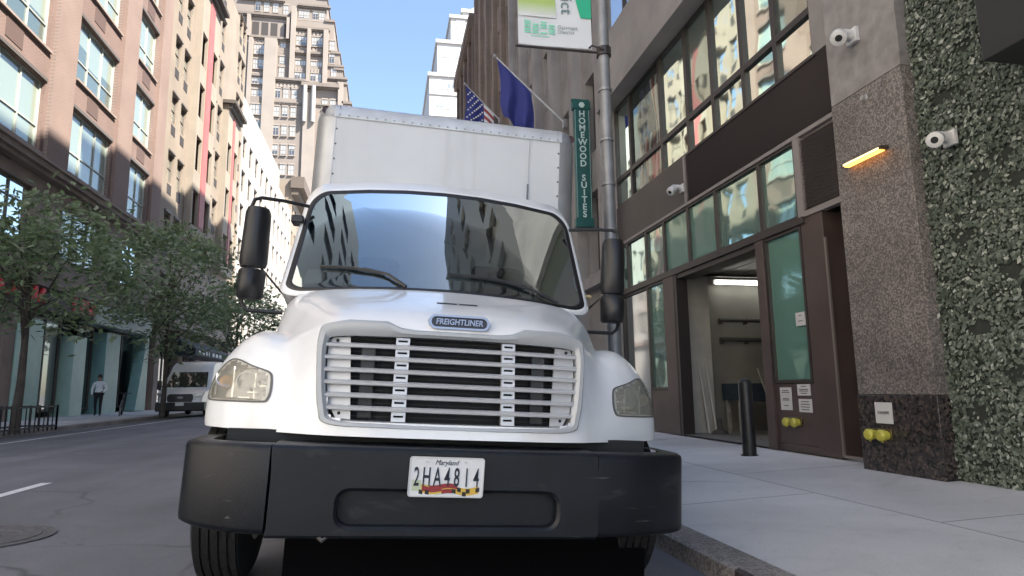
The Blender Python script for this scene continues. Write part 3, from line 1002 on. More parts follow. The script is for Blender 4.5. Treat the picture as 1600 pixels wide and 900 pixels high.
DGREEN = glass('dark_green_glass', (.012, .03, .028), .03, .06, fmax=.4)
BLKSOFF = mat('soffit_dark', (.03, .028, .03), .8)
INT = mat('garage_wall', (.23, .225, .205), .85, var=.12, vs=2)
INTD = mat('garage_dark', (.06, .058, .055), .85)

XR = 6.0
Rm = lambda a, b, d: (XR+d, a, b)
gb_ = empty('garage_building', (6, 11, .18), 'grey granite building with an open garage doorway, green glass and dark louvre bands', 'building')
Y0, Y1 = 7.15, 16.3
w_ = MB()
up_holes = [(Y, Y+2.9, Z, Z+2.1) for Z in (10.35, 14, 17.6, 21.2, 24.8, 28.4) for Y in (4.2, 8.6, 12.9)]
F55 = lambda a, b, d: (5.62+d, a, b)
w_.holes(F55, 2.0, Y1, 8.62, 39, up_holes, .3)
w_.quad((5.62, 2.0, 8.62), (5.62, Y1, 8.62), (6.5, Y1, 8.62), (6.5, 2.0, 8.62))
w_.quad((5.62, Y1, 8.62), (16, Y1, 8.62), (16, Y1, 39), (5.62, Y1, 39))
w_.quad((5.62, 2, 8.62), (16, 2, 8.62), (16, 2, 39), (5.62, 2, 39))
w_.quad((5.62, 2, 39), (5.62, Y1, 39), (16, Y1, 39), (16, 2, 39))
w_.quad((16, 2, 0), (16, Y1, 0), (16, Y1, 39), (16, 2, 39))
# stone between window and pier, far jamb
w_.boxm(Rm, 7.15, 7.80, 5.86, 8.64, -.005, .5)
w_.boxm(Rm, 16.0, Y1, 0, 8.62, .01, .5)
w_.quad((6, Y1, 0), (16, Y1, 0), (16, Y1, 8.62), (6, Y1, 8.62))
w_.box(7, 16, 9.5, 12.5, 39, 41)  # unseen roof block, added to step the shadow edge across the street
wall = w_.build('wall', STONE, gb_)
def window_at(parent, F, a0, a1, b0, b1, fm, pm, depth=.15, fr=.06, vm=(), hm=(), name='window', fd=.07, pane_name='pane'):
    f = MB()
    d0, d1 = depth-fd, depth
    f.boxm(F, a0, a0+fr, b0, b1, d0, d1)
    f.boxm(F, a1-fr, a1, b0, b1, d0, d1)
    f.boxm(F, a0+fr, a1-fr, b0, b0+fr, d0, d1)
    f.boxm(F, a0+fr, a1-fr, b1-fr, b1, d0, d1)
    for v in vm:
        f.boxm(F, v-fr*.5, v+fr*.5, b0+fr, b1-fr, d0+.004, d1)
    for h in hm:
        f.boxm(F, a0+fr, a1-fr, h-fr*.5, h+fr*.5, d0+.008, d1)
    o = f.build(name, fm, parent)
    p = MB().quad(F(a0+fr*.5, b0+fr*.5, d1-.015), F(a1-fr*.5, b0+fr*.5, d1-.015), F(a1-fr*.5, b1-fr*.5, d1-.015), F(a0+fr*.5, b1-fr*.5, d1-.015))
    p.build(pane_name, pm, o)
    return o
UPW = glass('mirror_window', (.03, .04, .05), .5, .02, wav=.003, wscale=.8)
for h in up_holes[:9]:
    window_at(wall.parent, F55, h[0], h[1], h[2], h[3], BFRAME, UPW, .2, .07, vm=[h[0]+1.45], hm=[])
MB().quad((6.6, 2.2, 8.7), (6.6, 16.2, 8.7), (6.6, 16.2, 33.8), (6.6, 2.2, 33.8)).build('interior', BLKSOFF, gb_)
# upper window band: tall row over a low row
ym = [7.80, 8.73, 9.68, 10.74, 11.79, 13.08, 14.95, 16.0]
for i, (a, b) in enumerate(zip(ym, ym[1:])):
    window_at(gb_, Rm, a+.003, b-.003, 6.60, 8.60, BFRAME, GUPC if 13 < a < 14 else GUP, .10, .055, name='window')
    window_at(gb_, Rm, a+.003, b-.003, 5.86, 6.597, BFRAME, GUPC if 13 < a < 14 else GUP, .10, .05, name='window')
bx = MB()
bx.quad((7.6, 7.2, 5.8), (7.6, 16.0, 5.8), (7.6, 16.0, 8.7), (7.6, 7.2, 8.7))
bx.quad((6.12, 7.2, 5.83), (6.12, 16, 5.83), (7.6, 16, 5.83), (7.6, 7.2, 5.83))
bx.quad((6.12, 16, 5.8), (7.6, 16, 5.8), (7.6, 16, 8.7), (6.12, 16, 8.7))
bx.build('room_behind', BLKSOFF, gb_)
# louvre band
lv = MB()
lv.boxm(Rm, 7.15, 16.0, 4.86, 5.85, .06, .12)
for k in range(28):
    z = 4.875+k*.0345
    lv.add([Rm(a, z+dz, d) for a in (7.16, 11.96) for dz, d in ((0, .005), (.02, .055), (.0, .055))], [(0, 1, 4, 3), (0, 2, 5, 3), (1, 2, 5, 4)])
MB().boxm(Rm, 12.03, 15.995, 4.865, 5.845, .0, .06).build('dark_panel', mat('dark_bronze_panel', (.058, .048, .047), .5, var=.12, vs=1.5), gb_)
lv.boxm(Rm, 11.96, 12.03, 4.86, 5.85, -.012, .06)
lv.boxm(Rm, 7.15, 16.0, 4.80, 4.86, -.015, .08)
lv.build('louvre_band', LOUV, gb_)
lv = MB()
lv.boxm(Rm, 7.15, 8.30, 3.66, 4.80, .06, .12)
for k in range(31):
    z = 3.70+k*.0345
    lv.add([Rm(a, z+dz, d) for a in (7.16, 8.28) for dz, d in ((0, .005), (.02, .055), (.0, .055))], [(0, 1, 4, 3), (0, 2, 5, 3), (1, 2, 5, 4)])
lv.boxm(Rm, 7.15, 8.30, 3.58, 3.66, -.01, .1)
lv.boxm(Rm, 8.28, 8.42, 3.58, 4.80, -.012, .1)
lv.build('louvre_panel', LOUV, gb_)
# green glass row over the doorway
yg = [8.42, 9.40, 10.86, 12.01, 13.19, 14.2, 15.4, 16.0]
for a, b in zip(yg, yg[1:]):
    window_at(gb_, Rm, a+.003, b-.003, 3.60, 4.798, BFRAME, GGREEN, .08, .045, name='window')
MB().boxm(Rm, 8.30, 16.0, 3.50, 3.597, -.02, .12).build('lintel', BFRAME, gb_)
# ground storey left of the doorway
window_at(gb_, Rm, 13.30, 14.25, 1.1, 3.497, BFRAME, GGREEN, .08, .05, name='window')
window_at(gb_, Rm, 14.26, 15.95, .2, 3.497, BFRAME, DGREEN, .10, .06, name='window')
for q in ((12.78, 13.30, .17, 3.497, -.01, .3), (13.30, 14.25, .17, 1.097, .03, .2), (9.40, 9.62, .17, 3.497, -.01, .3), (8.42, 9.398, .28, 1.18, .03, .2), (8.42, 9.398, .17, .277, .02, .2), (7.93, 8.415, .17, 3.577, .012, .6), (7.15, 7.925, 3.2, 3.577, .45, .6)):
    MB().boxm(Rm, *q).build('bronze_panel', BROWN, gb_, bevel=.006)
window_at(gb_, Rm, 8.425, 9.395, 1.185, 3.497, BFRAME, GGREEN, .08, .05, name='window')
# service door in its recess
dr = MB()
dr.boxm(Rm, 7.16, 7.92, .2, 3.19, .42, .47)
dd = dr.build('door', mat('door_bronze', (.045, .036, .034), .4, .2), gb_)
MB().quad(Rm(7.26, 1.35, .415), Rm(7.82, 1.35, .415), Rm(7.82, 3.05, .415), Rm(7.26, 3.05, .415)).build('door_glass', DGREEN, dd)
MB().quad(Rm(7.26, .32, .416), Rm(7.82, .32, .416), Rm(7.82, 1.2, .416), Rm(7.26, 1.2, .416)).build('door_panel', DGREEN, dd)
tr_ = MB()
tr_.boxm(Rm, 7.885, 7.92, .2, 3.19, .0, .03)
tr_.boxm(Rm, 7.16, 7.885, .19, .225, .0, .03)
tr_.build('door_trim', mat('trim_steel', (.30, .26, .24), .35, .6), dd)
# garage doorway and room
rm = MB()
rm.quad((6.3, 13.35, .16), (14, 13.35, .16), (14, 13.35, 4.1), (6.3, 13.35, 4.1))
rm.quad((14, 8, .16), (14, 13.35, .16), (14, 13.35, 4.1), (14, 8, 4.1))
rm.quad((6.3, 8.4, .16), (14, 8.4, .16), (14, 8.4, 4.1), (6.3, 8.4, 4.1))
rm.build('garage_room', INT, gb_)
cl_ = MB()
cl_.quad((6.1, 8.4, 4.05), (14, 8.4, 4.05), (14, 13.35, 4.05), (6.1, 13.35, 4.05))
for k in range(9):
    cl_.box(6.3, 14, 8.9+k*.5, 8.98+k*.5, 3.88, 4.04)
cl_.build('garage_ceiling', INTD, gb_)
MB().quad((6.0, 8.4, .19), (14, 8.4, .19), (14, 13.35, .19), (6.0, 13.35, .19)).build('garage_floor', mat('garage_floor', (.16, .155, .15), .7, var=.15, vs=3), gb_)
df = MB()
df.boxm(Rm, 12.66, 12.777, .17, 3.497, .0, .25)
df.boxm(Rm, 9.623, 12.655, 3.40, 3.497, .02, .4)
for k in range(5):
    df.box(6.5+k*.5, 6.97+k*.5, 9.65, 12.6, 3.52, 3.56)
df.box(6.3, 9.2, 12.62, 12.66, 3.46, 3.52)
df.build('roll_door', BFRAME, gb_)
jm = MB()
jm.box(6.3, 6.9, 13.0, 13.34, .19, 4.0)
jm.box(6.92, 7.02, 13.25, 13.34, .19, 4.0)
jm.build('garage_column', mat('column_cream', (.42, .41, .37), .8, var=.1, vs=3), gb_)

tube = MB()
tube.box(7.16, 8.9, 13.2, 13.28, 3.40, 3.50)
tb = tube.build('tube_lamp', mat('lamp_housing', (.5, .5, .5), .5))
MB().tube([(7.2, 13.17, 3.43), (8.86, 13.17, 3.43)], .04, 10).build('glow_tube', emit('tube_glow', (1, .97, .88), 5), tb)
tag(tb, 'glowing white tube lamp high on the garage wall', 'lamp')
ll = MB()
ll.box(7.3, 8.1, 10.4, 11.2, 3.79, 3.86)
o = ll.build('ceiling_light', mat('lamp_housing2', (.4, .4, .4), .5))
MB().quad((7.33, 10.43, 3.785), (8.07, 10.43, 3.785), (8.07, 11.17, 3.785), (7.33, 11.17, 3.785)).build('diffuser', emit('panel_glow', (1, .98, .93), 1.6), o)
tag(o, 'bright ceiling light inside the garage doorway above the tube lamp', 'lamp')
for z, lab in ((2.58, 'upper dark pipe running along the garage wall under the tube lamp'), (2.15, 'lower dark pipe running along the garage wall under the tube lamp')):
    p = MB().tube([(7.25, 13.22, z+.02), (8.9, 13.22, z)], .045, 8)
    for x in (7.3, 7.9, 8.5):
        p.box(x-.015, x+.015, 13.2, 13.35, z-.07, z+.06)
    tag(p.build('pipe', INTD, smooth=True), lab, 'pipe', 'pipes on the garage wall')
tbx = empty('work_table', (7.75, 12.6, .19), 'tall work table with a dark blue cover inside the garage', 'table')
t_ = MB()
t_.box(7.05, 8.3, 12.3, 12.9, 1.12, 1.20)
t_.quad((7.03, 12.28, .86), (8.32, 12.28, .80), (8.32, 12.28, 1.205), (7.03, 12.28, 1.205))
t_.quad((7.03, 12.28, .86), (7.03, 12.9, .86), (7.03, 12.9, 1.205), (7.03, 12.28, 1.205))
t_.quad((7.03, 12.28, 1.205), (8.32, 12.28, 1.205), (8.32, 12.9, 1.205), (7.03, 12.9, 1.205))
t_.build('cover', mat('navy_cloth', (.02, .035, .05), .85, var=.3, vs=5), tbx)
LEGM = mat('grey_timber', (.25, .24, .21), .7, var=.2, vs=8)
for x in (7.12, 8.22):
    for y in (12.35, 12.84):
        MB().box(x-.035, x+.035, y-.035, y+.035, .19, 1.12).build('leg', LEGM, tbx)
MB().box(7.155, 8.185, 12.33, 12.37, .78, .85).build('rail', LEGM, tbx)
ld = empty('step_ladder', (8.15, 11.9, .19), 'grey folded step ladder leaning beside the work table', 'ladder')
for dx in (0, .26):
    MB().tube([(7.75+dx, 12.0, .19), (7.5+dx, 12.25, 1.5)], .022, 6).build('stile', LEGM, ld)
for f in (.2, .4, .6, .8):
    MB().box(7.75-.25*f, 8.01-.25*f, 11.97+.25*f, 12.05+.25*f, .19+1.31*f-.015, .19+1.31*f+.015).build('tread', LEGM, ld)
for i, (dx, lab) in enumerate(((0, 'thin pale pole leaning against the garage column, its wider foot outward'), (.16, 'thin pale pole leaning beside another, nearer the work table'))):
    tag(MB().tube([(6.62+dx, 12.75, .2), (6.55+dx, 12.97, 1.75)], [.022, .016], 7).build('pole', mat('pale_pole', (.5, .49, .45), .6)), lab, 'pole', 'poles in the garage')
hk_ = MB()
hk_.lathe([(.001, 0), (.17, 0), (.15, .06), (.06, .10), (.04, .3), (.001, .32)], (6.72, 12.5, .19), 'z', 14)
tag(hk_.build('cone_base', INTD), 'small black weighted base on the floor inside the garage', 'base')

# granite pier
pr = empty('granite_pier', (5.9, 6.55, .18), 'speckled granite pier with a dark polished foot between doorway and greenery wall', 'pier')
MB().box(5.70, 6.5, 5.97, 7.145, 1.03, 4.735).build('shaft', GRAN, pr, bevel=.006)
MB().box(5.703, 6.5, 5.97, 7.145, 4.742, 8.62).build('upper_block', GRANS, pr, bevel=.006)
MB().box(5.688, 6.5, 5.96, 7.15, .12, 1.025).build('base', GRAND, pr, bevel=.006)

# greenery wall
gw = empty('greenery_wall', (5.9, 4.5, .18), 'wall of dense grey green leaves with pale flecks beside the granite pier', 'green wall')
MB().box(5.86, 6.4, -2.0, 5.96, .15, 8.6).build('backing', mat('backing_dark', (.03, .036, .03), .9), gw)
rng = random.Random(3)
lf = MB()
def leaf(mb, c, n, s, r, droop=.2, asp=.55):
    n = n.normalized()
    a = n.cross(Vector((0, 0, 1)))
    if a.length < .1:
        a = Vector((1, 0, 0))
    a.normalize()
    b = n.cross(a)
    q = r.uniform(0, 2*pi)
    u = a*cos(q)+b*sin(q)
    v = n.cross(u)
    o = len(mb.v)
    for p in (c-u*s, c+v*s*asp-n*s*droop*.3, c+u*s-n*s*droop, c-v*s*asp-n*s*droop*.3):
        mb.v.append((p.x, p.y, p.z))
    mb.f.append([o, o+1, o+2, o+3])
    mb.m.append(0)
bald = [(5.05, 3.35), (5.3, 3.2), (4.9, 3.05), (5.55, 2.65), (5.1, 2.2), (5.5, 1.7), (5.2, 1.25), (4.6, 1.5), (5.6, 4.2), (5.3, 4.6), (5.65, .85), (4.7, .9)]
for k in range(42000):
    y, z = rng.uniform(3.2, 5.97), rng.uniform(.16, 7.4)
    if k > 39000:
        y = rng.uniform(-2, 3.2)
    dn = min(((y-b[0])/.13)**2+((z-b[1])/.08)**2 for b in bald)
    if dn < 1 and rng.random() < .93:
        continue
    h = .5+.5*sin(y*7.1+1.3*sin(z*4.3))*sin(z*6.3+1.7*sin(y*5.1))
    x = 5.85-rng.random()**1.6*(.022+.02*h)
    leaf(lf, Vector((x, y, z)), Vector((-1, rng.gauss(0, .17), rng.gauss(.10, .17))), rng.uniform(.014, .026) if rng.random() < .7 else rng.uniform(.026, .038), rng, .15, .66)
GL = leafmat('wall_leaves', [(.033, .044, .034), (.07, .091, .07), (.11, .139, .108), (.134, .164, .13), (.154, .185, .149), (.174, .206, .167), (.21, .24, .20), (.51, .54, .48)], .6, .15)
struct(lf.build('foliage', GL, gw), 'stuff')
# dark canopy
cn = MB()
cn.box(4.92, 5.84, -1.0, 4.30, 3.83, 6.4)
tag(cn.build('canopy', mat('canopy_black', (.022, .022, .025), .45, var=.1, vs=2), bevel=.01), 'black boxy canopy projecting over the pavement at the greenery wall', 'canopy')

# things on the wall
CAMW = mat('camera_white', (.62, .62, .62), .35)
def wall_camera(x, y, z, sc_, label, aim=(-.5, -.6, -.55)):
    c = empty('security_camera', (x, y, z), label, 'camera', 'security cameras on the facade')
    s = sc_
    m = MB()
    m.box(x-.05*s, x, y-.09*s, y+.09*s, z-.07*s, z+.12*s)
    m.tube([(x-.02*s, y, z+.03*s), (x-.16*s, y, z+.05*s), (x-.24*s, y-.02*s, z-.01*s)], [.075*s, .06*s, .055*s], 12)
    m.build('bracket', CAMW, c, smooth=True, bevel=.004)
    d = Vector(aim).normalized()
    h = Vector((x-.24*s, y-.02*s, z))
    m = MB()
    m.tube([h-d*.08*s, h-d*.05*s, h+d*.10*s, h+d*.16*s, h+d*.17*s], [.05*s, .085*s, .10*s, .095*s, .08*s], 16)
    b = m.build('housing', CAMW, c, smooth=True)
    m = MB()
    m.tube([h+d*.16*s, h+d*.178*s], [.05*s, .035*s], 14)
    m.build('lens', DARK, b)
wall_camera(5.70, 6.62, 5.42, 1.0, 'white dome camera high on the smooth granite above the glowing lamp')
wall_camera(5.80, 5.52, 3.66, .85, 'white turret camera fixed among the leaves of the greenery wall', (-.75, -.55, -.35))
wall_camera(6.0, 12.1, 5.18, .9, 'small pale camera on the dark louvre band over the doorway', (-.7, -.3, -.6))
pg = MB()
pg.lathe([(.001, -.05), (.03, -.05), (.035, -.02), (.05, 0)], (5.703, 6.55, 4.60), 'x', 12)
tag(pg.build('wall_sensor', mat('sensor_grey', (.4, .4, .38), .3, .5), smooth=True), 'small round metal sensor on the granite pier above the glowing lamp', 'sensor')
# glowing wall lamp
wl = MB()
wl.box(5.60, 5.70, 6.26, 6.94, 3.845, 3.885)
lo = wl.build('wall_lamp', mat('lamp_bronze', (.06, .045, .035), .4, .4))
MB().box(5.59, 5.6, 6.30, 6.90, 3.845, 3.872).build('glow_strip', emit('strip_glow', (1, .76, .45), .32), lo)
MB().box(5.61, 5.68, 6.30, 6.90, 3.836, 3.8445).build('down_strip', emit('down_glow', (1, .36, .07), 1.3), lo)
tag(lo, 'slim bar lamp glowing orange on the granite pier', 'lamp')
# fire hose inlets
def inlet(x, y, z, label):
    c = empty('fire_hose_inlet', (x, y, z), label, 'hose inlet', 'twin fire hose inlets')
    YB = mat('inlet_yellow', (.50, .46, .07), .4, var=.15, vs=9)
    m = MB()
    m.boxm(lambda a, b, d: (x+d, a, b), y-.16, y+.16, z-.06, z+.06, -.03, .0)
    m.build('plate', mat('inlet_brass', (.12, .09, .03), .4, .6), c, bevel=.01)
    for s in (-1, 1):
        m = MB()
        m.lathe([(.05, 0), (.05, -.05), (.064, -.055), (.068, -.10), (.05, -.125), (.02, -.13), (.001, -.13)], (x-.02, y+s*.095, z-.01), 'x', 18)
        for q in (0, 1, 2):
            a = q*2*pi/3+.5
            m.tube([(x-.10, y+s*.095+.06*cos(a), z-.01+.06*sin(a)), (x-.10, y+s*.095+.08*cos(a), z-.01+.08*sin(a))], .01, 6)
        m.build('cap', YB, c, smooth=True)
inlet(6.03, 8.92, .62, 'pair of yellow capped hose inlets on the bronze panel')
inlet(5.688, 6.78, .58, 'pair of yellow capped hose inlets on the dark polished granite foot')
# notices
NW = mat('notice_white', (.62, .61, .60), .6)
NT = mat('notice_text', (.10, .09, .09), .6)
def notice(x, y0, y1, z0, z1, label, lines, head=None):
    Fn = lambda a, b, d: (x-.008+d, a, b)
    m = MB()
    m.boxm(Fn, y0, y1, z0, z1, 0, .012)
    o = m.build('notice', NW)
    tag(o, label, 'sign', 'white notices on the building')
    if head:
        h = (z1-z0)*.2
        text_obj(head, h, lambda a, b, d: Fn((y0+y1)/2-a, (z0+z1)/2+b-.0, d-.003), NT, o, ext=.003, local=False, sx=.75)
    m = MB()
    for i, (b, f) in enumerate(lines):
        zc = z0+(z1-z0)*b
        hw = (y1-y0)*f/2
        m.boxm(Fn, (y0+y1)/2-hw, (y0+y1)/2+hw, zc-.006, zc+.006, -.002, 0)
    if lines:
        m.build('print', NT, o)
notice(6.028, 8.98, 9.26, .78, 1.12, 'white notice on the bronze panel, the tallest of three, nearest the garage', [(.86, .6), (.78, .7), (.5, .55), (.44, .6), (.2, .4)])
notice(6.028, 8.52, 8.82, 1.0, 1.165, 'upper of two small white notices on the bronze panel', [(.8, .4), (.55, .7), (.4, .7), (.2, .5)])
notice(6.028, 8.51, 8.81, .76, .95, 'lower of two small white notices over the yellow inlets on bronze', [(.8, .6), (.6, .7), (.4, .7), (.2, .6)])
notice(5.686, 6.60, 6.86, .70, .94, 'white notice over the hose inlets on the polished granite foot', [], 'STANDPIPE')
notice(6.04, 8.52, 8.74, 2.02, 2.22, 'small white card stuck to the green glass beside the doorway', [(.75, .3), (.35, .5)])
# bollard
bo = MB()
bo.lathe([(.001, 1.14), (.05, 1.135), (.085, 1.11), (.1, 1.06), (.1, 0)], (5.33, 9.08, .12), 'z', 20)
bo.lathe([(.125, .02), (.125, 0)], (5.33, 9.08, .125), 'z', 20)
tag(bo.build('bollard', BLACK, smooth=True), 'black round bollard standing before the garage doorway', 'bollard')

# flag behind the upper window: hung upright, stars over stripes
FB, FR, FW = mat('flag_blue', (.05, .07, .20), .8), mat('flag_red', (.40, .09, .09), .8), mat('flag_white', (.8, .8, .8), .8)
fl = MB()
ny = 13
for i in range(13):
    rws = []
    for k in range(9):
        b = 8.5-k*2.6/8
        if i < 7 and k < 4 and False:
            pass
        rws.append([(6.22+.04*sin(i*1.1+k*.5), 13.12+.125*(i+e)+.07*sin(k*.9+i*.3), b) for e in (0, 1)])
    for k in range(8):
        mi = 0 if (i > 5 and k < 4) else (1 if i % 2 == 0 else 2)
        fl.add([*rws[k], *reversed(rws[k+1])], [(0, 1, 2, 3)], mi)
tag(fl.build('hanging_flag', [FB, FR, FW]), 'striped flag hanging upright behind the far upper window', 'flag')

# ---- the buildings beyond
def street_wall(name, label, y0, y1, H, wmat, pier, X=6.0, rowh=3.5, bay=2.6, win=(1.5, 2.1), glassm=None, rows=8, z1=4.5, xdeep=12, maxw=100, detail=True, cat='building', recess=.35):
    b = empty(name, (X, (y0+y1)/2, .18), label, cat)
    F = lambda a, bb, d: (X+d, a, bb)
    n = max(1, int((y1-y0)/bay))
    bw = (y1-y0)/n
    hs = [(y0+bw*(i+.5)-win[0]/2, y0+bw*(i+.5)+win[0]/2, z1+rowh*r, z1+rowh*r+win[1]) for r in range(rows) for i in range(n) if z1+rowh*r+win[1] < H-.5]
    m = MB()
    m.holes(F, y0, y1, 0, H, hs, recess)
    m.quad((X, y0, 0), (X+xdeep, y0, 0), (X+xdeep, y0, H), (X, y0, H))
    m.quad((X, y1, 0), (X+xdeep, y1, 0), (X+xdeep, y1, H), (X, y1, H))
    m.quad((X, y0, H), (X+xdeep, y0, H), (X+xdeep, y1, H), (X, y1, H))
    m.quad((X+xdeep, y0, 0), (X+xdeep, y1, 0), (X+xdeep, y1, H), (X+xdeep, y0, H))
    m.build('wall', wmat, b)
    if pier:
        for i in range(n+1):
            y = y0+bw*i
            MB().boxm(F, max(y0, y-.28), min(y1, y+.28), 0, H-.6, -pier, .003).build('pilaster', wmat, b)
        MB().boxm(F, y0, y1, H-.6, H, -pier*1.8, .003).build('cornice', wmat, b)
        MB().boxm(F, y0, y1, 4.0, 4.3, -pier*.8, .003).build('string_course', wmat, b)
    for h in hs[:maxw]:
        window_at(b, F, h[0], h[1], h[2], h[3], BFRAME, glassm or UPW, recess-.02, .07, hm=[(h[2]+h[3])/2])
    return b
TAN = mat('tan_stone', (.26, .215, .18), .8, var=.2, vs=.8, detail=8)
BRN = bricks('brown_brick', (.21, .155, .12), (.25, .19, .15), (.2, .17, .15), var=.2)
street_wall('hotel_building', 'grey stone hotel with tall pilasters behind the green blade sign', 16.32, 29.2, 40.5, STONE, .30, rowh=3.6, bay=2.55, win=(1.5, 2.4), rows=9)
street_wall('brown_building', 'brown brick building behind the blue flag', 29.22, 42, 42, BRN, .22, rowh=3.6, bay=2.5, win=(1.3, 2.1), rows=9)
street_wall('dark_building', 'dark brown building with a corniced top beyond the brown brick one', 42.02, 52, 27, mat('dark_brown_stone', (.16, .125, .105), .85, var=.25, vs=.7), .35, rowh=3.6, bay=2.4, win=(1.2, 2.0), rows=8)
c_ = [o for o in COL.objects if o.name == 'dark_building'][0]
MB().box(5.45, 8, 42.05, 52.3, 26.2, 27.3).build('cornice', BRN, c_)

# lamp post with banner
lp = empty('street_pole', (2.83, 7.8, .05), 'tall grey banded metal pole beside the truck', 'pole')
GALV = mat('galvanised', (.25, .255, .265), .5, .4, var=.2, vs=4)
m = MB()
m.tube([(2.83, 7.8, .05), (2.83, 7.8, 3), (2.83, 7.8, 9.5)], [.088, .080, .068], 14)
m.build('shaft', GALV, lp, smooth=True)
for z in (1.9, 2.5, 3.15, 3.75, 4.35, 5.05):
    MB().tube([(2.83, 7.8, z), (2.83, 7.8, z+.03)], .093, 14).build('band', mat('band_grey', (.28, .285, .295), .45, .5), lp)
MB().tube([(2.83, 7.8, .05), (2.83, 7.8, .5)], [.19, .12], 14).build('base', GALV, lp)
for z, nm in ((5.60, 'arm'), (8.0, 'arm')):
    a = MB()
    a.tube([(2.83, 7.8, z), (1.62, 7.8, z+.0)], .016, 7)
    a.tube([(2.60, 7.8, z+.03), (2.64, 7.72, z+.05), (2.8, 7.70, z+.0)], .013, 6)
    a.tube([(2.83, 7.8, z-.05), (2.83, 7.8, z+.07)], .10, 12)
    a.build(nm, BFRAME, lp)
BW = mat('banner_white', (.66, .68, .70), .7)
BLIME, BGRN, BMINT, BGREY = mat('banner_lime', (.42, .55, .16), .7), mat('banner_green', (.03, .42, .24), .7), mat('banner_mint', (.25, .68, .50), .7), mat('banner_grey', (.30, .36, .36), .7)
# lime fading towards the foot of the banner: the print's own fade
n, l = BLIME.node_tree.nodes, BLIME.node_tree.links
tc = n.new('ShaderNodeTexCoord'); sx_ = n.new('ShaderNodeSeparateXYZ'); mr = n.new('ShaderNodeMapRange'); mx = n.new('ShaderNodeMix')
mx.data_type = 'RGBA'
l.new(tc.outputs['Generated'], sx_.inputs[0]); l.new(sx_.outputs[2], mr.inputs[0]); l.new(mr.outputs[0], mx.inputs[0])
mr.inputs['From Min'].default_value = .0; mr.inputs['From Max'].default_value = .11
mx.inputs[6].default_value = (.66, .68, .70, 1); mx.inputs[7].default_value = (.40, .54, .16, 1)
l.new(mx.outputs[2], n['Principled BSDF'].inputs['Base Color'])
Fb = lambda a, b, d: (1.655+a, 7.775+.01*sin(a*5)+d, 5.62+b)
bn = MB()
bn.grid([[Fb(a*1.0/8, b*2.36/6, 0) for a in range(9)] for b in range(7)])
bn.grid([[Fb(a*1.0/8, b*2.36/6, .012) for a in range(9)] for b in range(7)])
ban = bn.build('banner', BW)
tag(ban, 'white banner with lime and green shapes hanging from the pole over the truck', 'banner')
m = MB(); m.quad(Fb(.0, .40, -.012), Fb(.52, .40, -.012), Fb(.43, 2.3, -.012), Fb(.0, 2.3, -.012)); m.build('lime_shape', BLIME, ban)
m = MB(); m.quad(Fb(.85, .43, -.013), Fb(1.0, .43, -.013), Fb(1.0, 2.3, -.013), Fb(.38, 2.3, -.013)); m.build('green_shape', BGRN, ban)
text_obj('District', .235, lambda a, b, d: Fb(.655+b, .47-a, d-.016), mat('banner_ink', (.16, .24, .26), .7), ban, ext=.003, local=False, align='RIGHT')
m = MB()
for (a0, hh) in ((.08, 5), (.19, 5), (.30, 5), (.41, 4)):
    for j in range(hh):
        if (a0 == .30 and j in (1,)) or (a0 == .19 and j == 4):
            continue
        z = .165+j*.038
        m.quad(Fb(a0, z, -.013), Fb(a0+.085, z, -.013), Fb(a0+.085, z+.024, -.013), Fb(a0, z+.024, -.013))
m.quad(Fb(.17, .125, -.013), Fb(.42, .125, -.013), Fb(.42, .135, -.013), Fb(.17, .135, -.013))
m.build('logo_bars', BMINT, ban)
for t, b in (('Garment', .275), ('District', .21)):
    text_obj(t, .075, lambda a, bb, d, b=b: Fb(.53+a, b+bb, d-.014), BGREY, ban, ext=.002, local=False, align='LEFT')

# blade sign
SGR, STX = mat('sign_green', (.018, .10, .095), .45, var=.15, vs=4), mat('sign_letters', (.55, .68, .66), .5)
bs = MB()
bs.box(5.50, 5.98, 17.94, 18.10, 6.1, 9.5)
bs.box(5.46, 6.02, 17.92, 18.12, 9.5, 9.76)
bs.box(5.46, 6.02, 17.92, 18.12, 5.84, 6.1)
bs.box(5.44, 6.0, 17.97, 18.07, 9.76, 9.84)
sgn = bs.build('blade_sign', SGR, bevel=.01)
tag(sgn, 'tall narrow green hotel sign with vertical white lettering', 'sign')
rim = MB()
for x0, x1, z0, z1 in ((5.515, 5.535, 6.12, 9.48), (5.945, 5.965, 6.12, 9.48)):
    rim.box(x0, x1, 17.932, 17.94, z0, z1)
rim.build('sign_border', mat('sign_border', (.25, .40, .38), .5), sgn)
word = 'HOMEWOOD SUITES'
for i, chh in enumerate(word):
    if chh == ' ':
        continue
    z = 9.34-i*.223
    text_obj(chh, .27, lambda a, b, d, z=z: (5.74+a, 17.934+d, z+b), STX, sgn, ext=.006, local=False, bold=.006)
m = MB()
m.lathe([(.001, -.012), (.09, -.012), (.10, 0)], (5.74, 17.92, 9.63), 'y', 6)
m.build('crest', STX, sgn)

